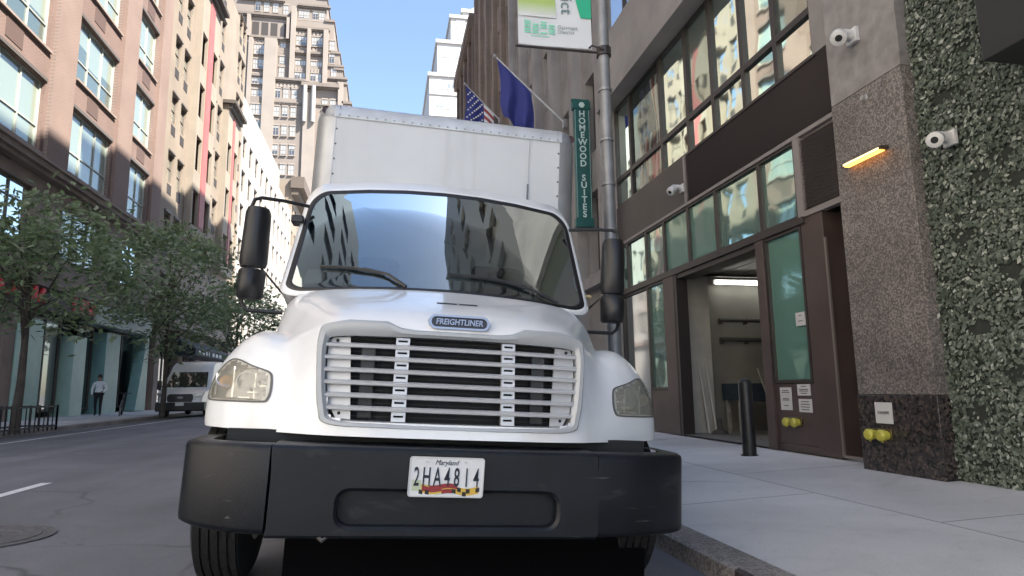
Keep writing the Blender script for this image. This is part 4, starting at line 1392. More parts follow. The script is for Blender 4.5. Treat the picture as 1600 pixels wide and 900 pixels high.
# flags on poles
def flagpole(base, tip, label):
    m = MB()
    m.tube([base, tip], [.045, .03], 8)
    t = Vector(tip)
    for k in range(6):
        pass
    m.lathe([(.001, -.07), (.05, -.05), (.07, 0), (.05, .05), (.001, .07)], t, 'z', 10)
    m.box(base[0]-.1, base[0]+.02, base[1]-.1, base[1]+.1, base[2]-.15, base[2]+.15)
    o = m.build('flag_pole', ALU, smooth=True)
    tag(o, label, 'flag pole', 'flag poles on the facades')
flagpole((6, 20.6, 10.15), (3.55, 20.6, 12.45), 'slanting flagpole carrying the plain blue flag')
flagpole((6.0, 33.2, 15.6), (4.05, 33.2, 17.6), 'slanting flagpole carrying the starred flag beyond')
NAVY = mat('flag_navy', (.035, .045, .22), .75)
def flag(base, tip, f0, f1, drop, mats, label, pattern=None, swing=.25, shear=0):
    b, t = Vector(base), Vector(tip)
    m = MB()
    nu, nv = 14, 12
    pt = lambda i, j: b.lerp(t, f1+(f0-f1)*i/nu)+Vector((.10*sin(j*.5)*j/nv+shear*j/nv, swing*sin(i*.9+j*.25)*(j/nv)**.7, -drop*j/nv))
    for i in range(nu):
        for j in range(nv):
            m.add([pt(i, j), pt(i+1, j), pt(i+1, j+1), pt(i, j+1)], [(0, 1, 2, 3)], pattern(i/nu, j/nv) if pattern else 0)
    o = m.build('flag', mats, smooth=True, weld=True)
    tag(o, label, 'flag')
    return o, pt
flag((6, 20.6, 10.15), (3.55, 20.6, 12.45), .50, .97, 2.1, NAVY, 'plain dark blue flag drooping from a slanting pole above the truck', swing=.16, shear=.25)
o, pt = flag((6, 33.2, 15.6), (4.05, 33.2, 17.6), .2, .97, 2.6, [NAVY, FR, FW], 'flag with white stars on blue hanging beyond the plain blue flag', lambda a, b: 0 if a < .62 else (1 if int(b*13) % 2 else 2), swing=.14)
st = MB()
for i in range(1, 9):
    for j in range(1, 11):
        if (i+j) % 2:
            p = pt(i, j)
            for dy in (-.02, .02):
                pass
            st.add([p+Vector((.055*cos(a), -.045, .055*sin(a))) for a in [2*pi*k/5 for k in range(5)]], [(0, 1, 2, 3, 4)])
st.build('stars', FW, o)

# ================================================================ left side of the street
XL = -13.05
Lm = lambda a, b, d: (XL-d, a, b)
RBR = bricks('red_brick', (.168, .103, .086), (.145, .086, .071), (.18, .145, .13), var=.14)
RBR2 = bricks('red_brick_pier', (.198, .131, .11), (.183, .119, .099), (.21, .17, .15), var=.10)
BRST = mat('brownstone', (.24, .19, .165), .8, var=.2, vs=1.2, bump=.1, bs=20)
CREAM = mat('cream_stone', (.215, .177, .14), .8, var=.14, vs=.5, detail=9, bump=.05, bs=20)
CREAM2 = mat('cream_stone_light', (.25, .215, .175), .8, var=.1, vs=.7, detail=9)
WSTONE = mat('white_stone', (.33, .315, .295), .8, var=.1, vs=.6, detail=8)
WINW = mat('window_white', (.34, .36, .33), .5)
WIND = mat('window_bronze', (.10, .085, .075), .5)
VENT = mat('air_vent', (.10, .065, .055), .7)
VENTD = mat('vent_dark', (.035, .03, .028), .7)
PINK = mat('pink_panel', (.33, .10, .095), .6, var=.12, vs=1.5)

def blindglass(name, blind, dark, gloss=.22):
    """pane over a blind drawn part of the way down, further on some windows than on others"""
    m = glass(name, blind, gloss, .03, wav=.004, wscale=.9, gtint=(.95, 1, .98))
    n, l = m.node_tree.nodes, m.node_tree.links
    tc = n.new('ShaderNodeTexCoord'); s = n.new('ShaderNodeSeparateXYZ'); oi = n.new('ShaderNodeObjectInfo')
    l.new(tc.outputs['Generated'], s.inputs[0])
    mr = n.new('ShaderNodeMapRange')
    mr.inputs['To Min'].default_value = -.75; mr.inputs['To Max'].default_value = .5
    l.new(oi.outputs['Random'], mr.inputs[0])
    so_ = n.new('ShaderNodeSeparateXYZ'); l.new(tc.outputs['Object'], so_.inputs[0])
    dv = n.new('ShaderNodeMath'); dv.operation = 'MULTIPLY'; dv.inputs[1].default_value = .74; l.new(so_.outputs[1], dv.inputs[0])
    fl_ = n.new('ShaderNodeMath'); fl_.operation = 'FLOOR'; l.new(dv.outputs[0], fl_.inputs[0])
    sm = n.new('ShaderNodeMath'); sm.operation = 'MULTIPLY_ADD'; sm.inputs[1].default_value = 37.0; l.new(oi.outputs['Random'], sm.inputs[0]); l.new(fl_.outputs[0], sm.inputs[2])
    wn = n.new('ShaderNodeTexWhiteNoise'); wn.noise_dimensions = '1D'; l.new(sm.outputs[0], wn.inputs['W'])
    ad = n.new('ShaderNodeMath'); ad.operation = 'MULTIPLY_ADD'; ad.inputs[1].default_value = .45
    l.new(wn.outputs[0], ad.inputs[0]); l.new(mr.outputs[0], ad.inputs[2])
    gt = n.new('ShaderNodeMath'); gt.operation = 'GREATER_THAN'
    l.new(s.outputs[2], gt.inputs[0]); l.new(ad.outputs[0], gt.inputs[1])
    mx = n.new('ShaderNodeMix'); mx.data_type = 'RGBA'
    mx.inputs[6].default_value = (*dark, 1); mx.inputs[7].default_value = (*blind, 1)
    l.new(gt.outputs[0], mx.inputs[0]); l.new(mx.outputs[2], n['Principled BSDF'].inputs['Base Color'])
    return m
PGL = blindglass('blind_pane', (.235, .285, .24), (.08, .11, .095), .08)
PGL2 = blindglass('blind_pane_far', (.21, .245, .21), (.07, .085, .078), .14)

def proto_window(F, w, h, fm, pm, vm=(), hm=(), fr=.07, depth=.22, sill=None, vent=None, head=None):
    """window built once at the origin; copies share its meshes"""
    f = MB(True)
    d0, d1 = depth-.07, depth
    f.boxm(F, 0, fr, 0, h, d0, d1); f.boxm(F, w-fr, w, 0, h, d0, d1)
    f.boxm(F, fr, w-fr, 0, fr, d0, d1); f.boxm(F, fr, w-fr, h-fr, h, d0, d1)
    for v in vm:
        f.boxm(F, v*w-fr*.45, v*w+fr*.45, fr, h-fr, d0+.004, d1)
    for q in hm:
        f.boxm(F, fr, w-fr, q*h-fr*.4, q*h+fr*.4, d0+.009, d1)
    o = f.build('window', fm)
    MB(True).quad(F(fr*.5, fr*.5, d1-.015), F(w-fr*.5, fr*.5, d1-.015), F(w-fr*.5, h-fr*.5, d1-.015), F(fr*.5, h-fr*.5, d1-.015)).build('pane', pm, o)
    if sill:
        MB(True).boxm(F, -.06, w+.06, -sill[0], -.003, -sill[1], .2).build('sill', sill[2], o)
    if vent:
        MB(True).boxm(F, vent[0], vent[1], vent[2], vent[3], -.02, .05).build('air_vent', vent[4], o)
    if head:
        MB(True).boxm(F, -.05, w+.05, h+.003, h+head[0], -head[1], .1).build('lintel', head[2], o)
    return o
def place(proto, parent, pts, first=True):
    for i, p in enumerate(pts):
        o = proto if (i == 0 and first) else copy_tree(proto)
        o.parent = parent
        o.location = Vector(p)-parent.location
FL = lambda a, b, d: (-d, a, b)
FS = lambda a, b, d: (a, d, b)

# ---- red brick building
by = empty('brick_building', (XL, 27, .26), 'sunlit red brick building with wide pale windows over shaded shopfronts', 'building')
colsW = [(8.5, 4.1, 3), (15.0, 4.1, 3), (22.6, 4.15, 3), (29.0, 4.05, 3), (35.35, 2.75, 2)]
rowsZ = [(10.32, 2.82), (14.45, 2.85), (18.75, 2.85), (22.85, 2.85), (26.95, 2.85), (31.0, 2.85)]
BEND = 39.9
hs = [(y, y+w_w, z, z+h) for (y, w_w, n) in colsW for (z, h) in rowsZ]
m = MB()
m.holes(Lm, 4, BEND, 9.75, 36, hs, .3)
m.quad((XL, 4, 36), (XL, BEND, 36), (XL-12, BEND, 36), (XL-12, 4, 36))
m.quad((XL, BEND, 0), (XL-12, BEND, 0), (XL-12, BEND, 36), (XL, BEND, 36))
m.quad((XL, 4, 0), (XL-12, 4, 0), (XL-12, 4, 36), (XL, 4, 36))
m.build('wall', RBR, by)
for y0, y1 in ((19.3, 22.3), (27.0, 28.75), (33.3, 35.1), (38.4, BEND-.02), (12.8, 14.8)):
    MB().boxm(Lm, y0, y1, 9.9, 35.5, -.14, .0).build('brick_pilaster', RBR2, by)
m = MB()
m.boxm(Lm, 4, BEND, 9.42, 9.58, -.35, .1)
m.boxm(Lm, 4, BEND, 9.585, 9.80, -.5, .1)
m.boxm(Lm, 4, BEND, 9.805, 9.9, -.6, .1)
m.build('cornice', BRST, by)
# second floor, brownstone
hs2 = [(y, y+w_w, 6.7, 8.9) for (y, w_w, n) in colsW]
m = MB()
m.holes(Lm, 4, BEND, 5.5, 9.42, hs2, .3)
m.boxm(Lm, 4, BEND, 5.3, 5.6, -.25, .0)
m.build('second_floor', BRST, by)
for i, (y, w_w, n) in enumerate(colsW):
    pr_ = proto_window(FL, w_w, 2.85, WINW, PGL, vm=[k/n for k in range(1, n)] if n == 3 else [.55], hm=[.36], sill=(.10, .12, BRST), vent=(w_w*.3, w_w*.3+1.1, -.95, -.25, VENT) , head=(.14, .05, WIND))
    place(pr_, by, [(XL, y, z) for z, h in rowsZ])
    p2 = proto_window(FL, w_w, 2.2, WIND, PGL, vm=[k/n for k in range(1, n)], hm=[.7])
    place(p2, by, [(XL, y, 6.7)])
# shopfronts
MINT = mat('mint_panel', (.36, .52, .46), .45, var=.08, vs=2)
TEALP = mat('teal_panel', (.16, .30, .29), .45, var=.1, vs=2)
SHOPD = glass('shop_glass', (.012, .014, .014), .10, .03)
REDS = mat('shop_red', (.75, .03, .05), .5)
m = MB()
m.boxm(Lm, 4, BEND, .2, 5.32, .9, 1.1)
m.build('shop_recess', mat('shop_dark', (.03, .028, .027), .8), by)
for y0, y1, z1, mt, nm in ((24.0, 25.6, 4.4, SHOPD, 'shop_window'), (28.4, 31.0, 4.3, SHOPD, 'shop_window'), (32.6, 34.2, 4.3, SHOPD, 'shop_window'), (36.0, 39.4, 4.3, SHOPD, 'shop_window'), (8, 15, 4.3, SHOPD, 'shop_window'), (16, 22.5, 4.3, SHOPD, 'shop_window')):
    window_at(by, Lm, y0, y1, .5, z1, WIND, mt, .6, .08, vm=[(y0+y1)/2], name=nm)
for y0, y1, z1, mt, d in ((26.5, 28.3, 4.0, MINT, -.06), (31.3, 32.5, 3.7, MINT, .1), (34.2, 35.9, 4.1, TEALP, -.05), (39.3, 39.88, 4.6, TEALP, -.08), (22.6, 23.9, 4.6, MINT, .0), (25.7, 26.45, 4.6, BRST, .0)):
    m = MB(); m.boxm(Lm, y0, y1, .26, z1, d, .95); m.build('shop_pilaster', mt, by, bevel=.02)
# slanting teal blade panel between the last two shop windows
m = MB(); m.prism([(38.0, .30), (39.25, .30), (39.25, 3.5), (38.95, 3.5)], lambda a, b, d: (XL-d, a, b), -.2, .3); m.build('slant_panel', TEALP, by)
m = MB(); m.boxm(Lm, 32.5, 39.6, 4.35, 5.25, -.25, .5); m.build('pale_sign_band', mat('pale_band', (.40, .46, .42), .6, var=.12, vs=2), by)
m = MB(); m.boxm(Lm, 22.5, 32.4, 4.45, 5.28, -.12, .5); m.build('dark_sign_band', mat('dark_band', (.05, .028, .03), .6), by)
rg = random.Random(5)
for i, y in enumerate((24.8, 25.7, 26.6, 27.4, 30.3, 30.95, 31.6)):
    m = MB()
    z = 4.68
    k = i % 4
    pts = [[(0, 0), (.62, 0), (.62, .16), (.2, .16), (.2, .5), (0, .5)], [(0, 0), (.2, 0), (.2, .18), (.6, .18), (.6, .5), (0, .5)], [(0, 0), (.62, 0), (.62, .5), (.4, .5), (.4, .2), (0, .2)], [(0, 0), (.18, 0), (.3, .3), (.42, 0), (.6, 0), (.38, .5), (.2, .5)]][k]
    m.prism([(y+a*1.1, z+b*1.1) for a, b in pts], lambda a, b, d: (XL-d, a, b), -.2, -.12)
    m.build('red_letter', REDS, by)

# ---- cream building with bays
cy = empty('cream_building', (XL, 50, .26), 'cream stone building with pink panels between dark capped window bays', 'building')
CEND = 60.2
single = [41.6, 43.4, 50.3, 52.0, 57.7, 59.1]
rz = [6.4+3.75*k for k in range(8)]
m = MB()
hs = [(y-.55, y+.55, z, z+1.85) for y in single for z in rz]
bays = [(44.7, 49.2, 11.5, 29.5), (53.1, 57.0, 10.5, 24.2)]
m.holes(Lm, BEND+.02, CEND, 5.4, 34, hs, .25)
m.quad((XL, BEND+.02, 34), (XL, CEND, 34), (XL-12, CEND, 34), (XL-12, BEND+.02, 34))
m.quad((XL, CEND, 0), (XL-12, CEND, 0), (XL-12, CEND, 34), (XL, CEND, 34))
m.build('wall', CREAM, cy)
p1 = proto_window(FL, 1.1, 1.85, WIND, PGL2, hm=[.5], fr=.06, depth=.2, vent=(.15, .9, -.75, -.15, VENTD), head=(.10, .10, WIND))
place(p1, cy, [(XL, y-.55, z) for z in rz for y in single])
for (y0, y1, z0, z1), pk in zip(bays, (.5, .5)):
    b_ = MB()
    zz = [z0+.7+3.75*k for k in range(int((z1-z0-1)/3.75)+1)]
    zz = [z for z in zz if z+2.4 < z1]
    bh = [(y, y+1.25, z, z+2.4) for z in zz for y in (y0+.25, y1-1.5)]
    FB_ = lambda a, b, d: (XL+.45-d, a, b)
    b_.holes(FB_, y0, y1, z0, z1, bh, .2)
    b_.quad(FB_(y0, z0, 0), FB_(y0, z0, .45), FB_(y0, z1, .45), FB_(y0, z1, 0))
    b_.quad(FB_(y1, z0, 0), FB_(y1, z0, .45), FB_(y1, z1, .45), FB_(y1, z1, 0))
    b_.quad(FB_(y0, z0, 0), FB_(y1, z0, 0), FB_(y1, z0, .45), FB_(y0, z0, .45))
    bb = b_.build('bay', CREAM2, cy)
    c2 = MB(); c2.boxm(FB_, y0-.25, y1+.25, z1, z1+.28, -.55, .45); c2.boxm(FB_, y0-.1, y1+.1, z1-.35, z1-.003, -.25, -.003)
    c2.build('bay_cap', mat('dark_copper', (.06, .05, .042), .7), bb)
    c2 = MB(); c2.boxm(FB_, y0+1.65, y1-1.65, z0+.8, z1-.5, -.06, .1); c2.build('pink_panel', PINK, bb)
    pw_ = proto_window(FL, 1.25, 2.4, WINW, PGL2, hm=[.45], fr=.06, depth=.18, vent=(.2, 1.0, -.8, -.12, VENTD), head=(.1, .06, WIND))
    place(pw_, bb, [(XL+.45, y, z) for z in zz for y in (y0+.25, y1-1.5)])
m = MB()
m.boxm(Lm, BEND+.02, CEND, 5.25, 5.7, -.4, .1)
m.boxm(Lm, BEND+.02, CEND, .2, 5.25, .5, .6)
m.build('shop_band', BRST, cy)
for y in (41, 45.5, 50, 54.5, 59):
    MB().boxm(Lm, y, y+.8, .25, 5.2, -.05, .5).build('shop_pilaster', BRST, cy)
for y0, y1 in ((42, 45.3), (46.5, 49.8), (51, 54.3), (55.5, 58.8)):
    window_at(cy, Lm, y0, y1, .6, 4.4, WIND, SHOPD, .4, .1, vm=[(y0+y1)/2], name='shop_window')
aw = MB()
aw.add([Lm(a, b, d) for a in (44.5, 54.5) for b, d in ((4.7, -.05), (4.0, -1.3), (3.55, -1.3), (3.55, -.05))], [(0, 1, 5, 4), (1, 2, 6, 5), (2, 3, 7, 6), (0, 1, 2, 3), (4, 5, 6, 7)])
LPALE = mat('letter_pale', (.5, .52, .52), .6)
ao = aw.build('awning', mat('awning_dark', (.02, .025, .028), .8), cy)
for i, (y, w_w) in enumerate(((45.2, .5), (46.1, .5), (47.0, .35), (47.7, .2), (48.7, .5), (49.6, .6), (50.6, .6))):
    MB().boxm(Lm, y, y+w_w, 3.66, 3.9, -1.32, -1.303).build('letter', LPALE, ao)

# ---- white building, and the corniced one past it
wy = empty('white_building', (XL, 77, .26), 'bright white stone building with rows of small dark windows', 'building')
WEND = 92
n_c, n_r = 11, 6
ysW = [CEND+1.3+(WEND-CEND-2.4)*k/(n_c-1) for k in range(n_c)]
zsW = [6.5+3.2*k for k in range(n_r)]
m = MB()
m.holes(Lm, CEND+.02, WEND, .2, 26, [(y-.8, y+.8, z, z+2.1) for y in ysW for z in zsW], .3)
m.quad((XL, CEND+.02, 26), (XL, WEND, 26), (XL-12, WEND, 26), (XL-12, CEND+.02, 26))
m.quad((XL, WEND, 0), (XL-12, WEND, 0), (XL-12, WEND, 26), (XL, WEND, 26))
m.build('wall', WSTONE, wy)
m = MB(); m.boxm(Lm, CEND+.02, WEND, 5.2, 5.6, -.3, .0); m.build('string_course', BRST, wy)
m = MB(); m.box(XL-9, XL-1.4, CEND+3, WEND-2, 26, 31); m.build('penthouse', mat('penthouse_grey', (.32, .33, .30), .8, var=.15, vs=.6), wy)
pw_ = proto_window(FL, 1.6, 2.1, WIND, blindglass('far_pane', (.09, .085, .08), (.03, .03, .03), .08), hm=[.5], fr=.07, depth=.26)
place(pw_, wy, [(XL, y-.8, z) for z in zsW for y in ysW])
ky = empty('corniced_building', (XL, 101, .26), 'tan building with a deep dark cornice past the white one', 'building')
m = MB()
ysK = [WEND+1.6+2.6*k for k in range(7)]
zsK = [7+3.6*k for k in range(6)]
m.holes(Lm, WEND+.02, 111, .2, 30.5, [(y-.7, y+.7, z, z+2.1) for y in ysK for z in zsK], .35)
m.quad((XL, WEND+.02, 0), (XL-12, WEND+.02, 0), (XL-12, WEND+.02, 30.5), (XL, WEND+.02, 30.5))
m.quad((XL, 111, 0), (XL-12, 111, 0), (XL-12, 111, 30.5), (XL, 111, 30.5))
m.quad((XL, WEND+.02, 30.5), (XL, 111, 30.5), (XL-12, 111, 30.5), (XL-12, WEND+.02, 30.5))
m.build('wall', CREAM, ky)
m = MB(); m.boxm(Lm, WEND-.6, 111.6, 29.2, 30.8, -1.7, .1); m.boxm(Lm, WEND-.3, 111.3, 28.3, 29.2, -.9, .0)
m.build('cornice', mat('cornice_dark', (.09, .072, .06), .8), ky)
pw_ = proto_window(FL, 1.4, 2.1, WIND, PGL2, hm=[.5], fr=.08, depth=.3)
place(pw_, ky, [(XL, y-.7, z) for z in zsK for y in ysK])

# ---- towers closing the view
TST = mat('tower_stone', (.185, .158, .14), .8, var=.14, vs=.12, detail=8)
TSTL = mat('tower_stone_pale', (.235, .205, .182), .8, var=.1, vs=.2, detail=8)
TSTD = mat('tower_stone_dark', (.15, .127, .112), .8, var=.15, vs=.3)
TWY = 155
tw = empty('old_stone_tower', (-22, TWY, 0), 'tall old tan stone tower with stepped edge, cornices, loggia and many windows', 'tower')
TX = lambda u: -9.38+(u-546)*.1525
TZ = lambda v: 97.2-.165*v
blocks = [(-42, -9.0, 0, 70.8, 0), (-42, -10.2, 70.8, 76, .5), (-42, -11.2, 76, 79.8, .8), (-42, -12.1, 79.8, 84.2, 1.1), (-42, -13.7, 84.2, 92.7, 1.4), (-42, -15.6, 92.7, 99, 1.7), (-38, -18, 99, 118, 2.4)]
m = MB()
for x0, x1, z0, z1, yb in blocks:
    m.box(x0, x1, TWY+yb, TWY+26, z0, z1)
m.build('body', TST, tw)
yfront = lambda z: TWY+[b[4] for b in blocks if b[2] <= z < b[3]][0]
def tledge(u0, u1, v, h=.55, pr=.7, mt=None, dent=True):
    z = TZ(v)
    y = yfront(z-.01)
    m = MB()
    m.box(TX(u0), TX(u1), y-pr, y, z, z+h)
    m.box(TX(u0)+.15, TX(u1)-.15, y-pr*.55, y, z-.35, z)
    if dent:
        n = max(2, int((TX(u1)-TX(u0))/.9))
        for i in range(n):
            x = TX(u0)+.3+(TX(u1)-TX(u0)-.9)*i/(n-1)
            m.box(x, x+.3, y-pr*.75, y-pr*.55, z-.32, z)
    m.build('cornice', mt or TSTD, tw)
for q in ((368, 452, 30), (372, 452, 66), (452, 512, 46), (455, 506, 86), (425, 478, 132), (472, 530, 140, .9, 1.3), (395, 425, 128), (372, 440, 4), (460, 512, 8), (508, 536, 104), (425, 548, 168, .3, .35), (512, 542, 124)):
    tledge(*q)
for x0, x1, z0, z1, yb in blocks[:6]:
    MB().box(x1-2.2, x1+.25, TWY+yb-.3, TWY+24, z1-.5, z1+.12).build('cornice', TSTD, tw)
def tpier(u0, u1, v0, v1, pr=.5):
    z1, z0 = TZ(v0), max(2, TZ(v1))
    MB().box(TX(u0), TX(u1), TWY-pr+.0, TWY+2.5, z0, z1).build('pilaster', TSTL, tw)
for q in ((414, 432, 70, 590, .55), (476, 494, 150, 590, .5), (390, 396, 70, 590, .3), (528, 536, 130, 590, .3), (452, 459, 14, 132, .1), (478, 483, 48, 132, .2), (503, 510, 48, 138, .1), (445, 450, 32, 66, -.2), (385, 390, 32, 66, -.2)):
    tpier(*q)
for u in (478, 491):
    MB().tube([(TX(u), TWY-.9, TZ(196)), (TX(u), TWY-.9, TZ(141))], .5, 10).build('column', mat('tower_column', (.34, .33, .32), .7), tw, smooth=True)
wp_ = proto_window(FS, 1.35, 2.5, mat('tower_frame', (.24, .215, .19), .6), blindglass('tower_pane', (.30, .29, .265), (.03, .03, .03), .10), vm=[.5], hm=[.5], fr=.11, depth=-.02, sill=(.22, .3, TSTL), head=(.35, .16, TSTL))
spots = []
for v in range(152, 345, 29):
    for u in (436, 448.5, 461):
        spots.append((u, v))
    spots += [(485, v+29), (508, v+14), (520, v+14)]
for v in range(84, 230, 24):
    spots += [(401, v), (408.5, v)] if v < 130 else [(401, v), (409, v)]
spots += [(464, 104), (472, 104), (488, 104), (497, 104), (464, 124), (472, 124), (488, 124), (497, 124), (464, 64), (472, 64), (488, 64), (497, 64), (466, 22), (474, 22), (488, 22), (498, 22), (399, 14), (412, 14), (426, 14), (440, 100), (440, 78), (440, 118), (520, 112), (516, 68), (516, 90), (442, 16)]
place(wp_, tw, [(TX(u)-.68, yfront(TZ(v))-.04, TZ(v)-1.25) for u, v in spots if TZ(v) > 20][:100])
lg = mat('loggia_dark', (.035, .03, .03), .8)
for u in (381, 397, 411, 425, 446):
    z = TZ(50)
    m = MB()
    y = yfront(z)
    m.box(TX(u)-.8, TX(u)+.8, y-.03, y+.0, z-1.7, z+1.7)
    m.build('loggia_opening', lg, tw)
for u0, u1, v in ((458, 478, 52), (484, 502, 52), (432, 466, 140), (398, 414, 74), (459, 504, 112), (380, 430, 70), (459, 478, 78), (484, 502, 78)):
    z = TZ(v)
    y = yfront(z)
    m = MB()
    n = max(3, int((u1-u0)/5))
    for i in range(n):
        x = TX(u0)+(TX(u1)-TX(u0))*(i+.5)/n
        m.box(x-.26, x+.26, y-.22, y, z-.45, z+.45)
    m.box(TX(u0), TX(u1), y-.12, y, z-.2, z+.2)
    m.build('carved_panel', TSTL, tw)

wt = empty('white_tower', (20, 190, 0), 'distant bright white stepped tower against the sky', 'tower')
WTS = mat('white_tower_stone', (.42, .41, .40), .7, var=.06, vs=.2)
wb = [(12.2, 34, 0, 97.8, 0), (14.7, 34, 97.8, 109.6, 1.2), (19.1, 34, 109.6, 119.3, 2.6), (23, 34, 119.3, 122.5, 4)]
m = MB()
for x0, x1, z0, z1, yb in wb:
    m.box(x0, x1, 190+yb, 222, z0, z1)
    m.box(x0-.5, x1, 189.5+yb, 222.3, z1-.8, z1+.3)
for z in (63, 70, 77, 84, 91):
    m.box(12.5, 34, 189.7, 222.2, z, z+.5)
m.prism([(24.5, 122.8), (33, 122.8), (29, 126)], lambda a, b, d: (a, d, b), 195, 215)
m.build('body', WTS, wt)
wq = proto_window(FS, 2.6, 2.5, mat('tower2_frame', (.7, .68, .66), .6), blindglass('tower2_pane', (.40, .42, .42), (.20, .22, .23), .1), vm=[.5], fr=.14, depth=-.02)
place(wq, wt, [(x, 189.96+yb, z) for (x0, yb, zs) in ((12.2, 0, (65.5, 72.5, 79.5, 86.5, 93)), (14.7, 1.2, (99.5, 104.2)), (19.1, 2.6, (111.5, 115.5))) for z in zs for x in (x0+1.8, x0+5.4, x0+9)])

# ---- the street behind the camera, seen in the panes and the windscreen; pale walls bounce fill light
def plain_block(name, label, x0, x1, y0, y1, H, wmat, face, win=(1.6, 2.0), rowh=3.6, bay=2.8, base=0):
    b = empty(name, ((x0+x1)/2, (y0+y1)/2, .2), label, 'building')
    m = MB()
    if face in 'LR':
        X = x1 if face == 'L' else x0
        s = 1 if face == 'R' else -1
        F = lambda a, bb, d: (X+s*d, a, bb)
        a0, a1 = y0, y1
    else:
        F = lambda a, bb, d: (a, y1-d, bb)
        a0, a1 = x0, x1
    n = int((a1-a0)/bay)
    bw = (a1-a0)/n
    hs = [(a0+bw*(i+.5)-win[0]/2, a0+bw*(i+.5)+win[0]/2, base+5+rowh*r, base+5+rowh*r+win[1]) for r in range(int((H-base-7)/rowh)) for i in range(n)]
    m.holes(F, a0, a1, base, H, hs, .4)
    m.box(x0+(0 if face == 'L' else .5 if face == 'R' else 0), x1-(.5 if face == 'L' else 0), y0, y1-(.5 if face == 'F' else 0), base, H-.01)
    m.build('wall', wmat, b)
    return b
RGL = mat('rear_tower_slate', (.035, .045, .06), .9, spec=.1)
PALE = mat('pale_bounce_wall', (.70, .66, .60), .8, var=.08, vs=.4)  # out-of-view walls made this pale to bounce sunlight into the shaded street
plain_block('rear_block', 'unseen pale bounce block across the street beside the camera, a dark tower rising from it', -26, XL, -13, 3.9, 24, PALE, 'L', win=(.9, 1.7))
o = plain_block('rear_tower', 'dark slate tower standing on the pale block beside the camera', -26, XL, -13, 3.9, 52, RGL, 'L', base=24.02)
plain_block('rear_block', 'long unseen pale bounce block further back across the street', -26, XL, -60, -13.1, 24, PALE, 'L')
plain_block('rear_block', 'grey stone block on the garage side behind the camera', 6, 22, -10.5, 1.9, 42, mat('rear_grey', (.10, .097, .095), .8), 'R', win=(1.2, 2.2))

# ================================================================ trees, van, people, street things
BARK = mat('bark', (.075, .062, .052), .9, var=.3, vs=6, bump=.4, bs=25)
TLEAF = leafmat('tree_leaves', [(.12, .165, .085), (.17, .23, .115), (.22, .29, .15), (.28, .345, .20), (.42, .47, .33)], .5, .5)
def tree(base, top, crown, radii, nclump, per, size, label, seed, low=.35):
    r = random.Random(seed)
    t = empty('tree', base, label, 'tree', 'street trees along the far pavement')
    b, c = Vector(base), Vector(crown)
    limbs = MB()
    trunk = [b, b+Vector((.03, .05, 1.2)), b.lerp(c, .6)+Vector((.05, 0, 0)), c+Vector((0, 0, radii[2]*.5))]
    limbs.tube(trunk, [.12, .095, .07, .03], 9)
    cl = []
    for k in range(nclump):
        while True:
            p = Vector((r.uniform(-1, 1), r.uniform(-1, 1), r.uniform(-1, 1)))
            if .3 < p.length < 1:
                break
        f = 1-.25*max(0, p.z)
        q = c+Vector((p.x*radii[0]*f, p.y*radii[1]*f, p.z*radii[2]))
        cl.append(q)
    for q in cl[::5]:
        s0 = b.lerp(c, r.uniform(.5, 1.0))
        mid_ = s0.lerp(q, .5)+Vector((r.uniform(-.15, .15), r.uniform(-.15, .15), .12))
        limbs.tube([s0, mid_, q], [.035, .02, .007], 5)
    limbs.build('trunk', BARK, t, smooth=True)
    lv_ = MB()
    for q in cl:
        sp = r.uniform(.28, .62)
        for k in range(int(per*r.uniform(.5, 1.3))):
            p = q+Vector((r.gauss(0, sp), r.gauss(0, sp), r.gauss(0, sp*.55)))
            n = Vector((r.gauss(0, .6), r.gauss(0, .6), 1))
            leaf(lv_, p, n, r.uniform(.6, 1.2)*size, r, .35, .42)
    lv_.build('crown', TLEAF, t)
tree((-9.15, 18.9, .22), None, (-9.0, 18.6, 4.5), (2.5, 2.7, 2.0), 68, 80, .125, 'street tree at the left edge over the railed tree pit, red letters behind its leaves', 21)
tree((-9.15, 30.2, .22), None, (-9.1, 29.8, 5.7), (3.1, 3.4, 2.8), 92, 72, .145, 'leafy street tree whose crown hangs over the white van', 34)
tree((-9.15, 43, .22), None, (-9.0, 43, 5.6), (2.6, 3.0, 2.6), 60, 55, .19, 'street tree partly behind the truck mirror, past the white van', 5)

# tree pit railing
fr_ = empty('tree_guard', (-9.2, 19, .22), 'low black railing round the tree pit at the left edge', 'railing')
pts = [(-8.85, 17.4), (-8.85, 20.4), (-9.75, 20.4), (-9.75, 17.4)]
for (xa, ya), (xb, yb_) in zip(pts, pts[1:]):
    m = MB()
    for z in (.34, .86):
        m.tube([(xa, ya, z), (xb, yb_, z)], .022, 6)
    n = max(3, int(math.hypot(xb-xa, yb_-ya)/.22))
    for k in range(n+1):
        f = k/n
        x, y = xa+(xb-xa)*f, ya+(yb_-ya)*f
        m.tube([(x, y, .22), (x, y, .90)], .016 if k % n else .03, 6)
    m.build('rail', BLACK, fr_)

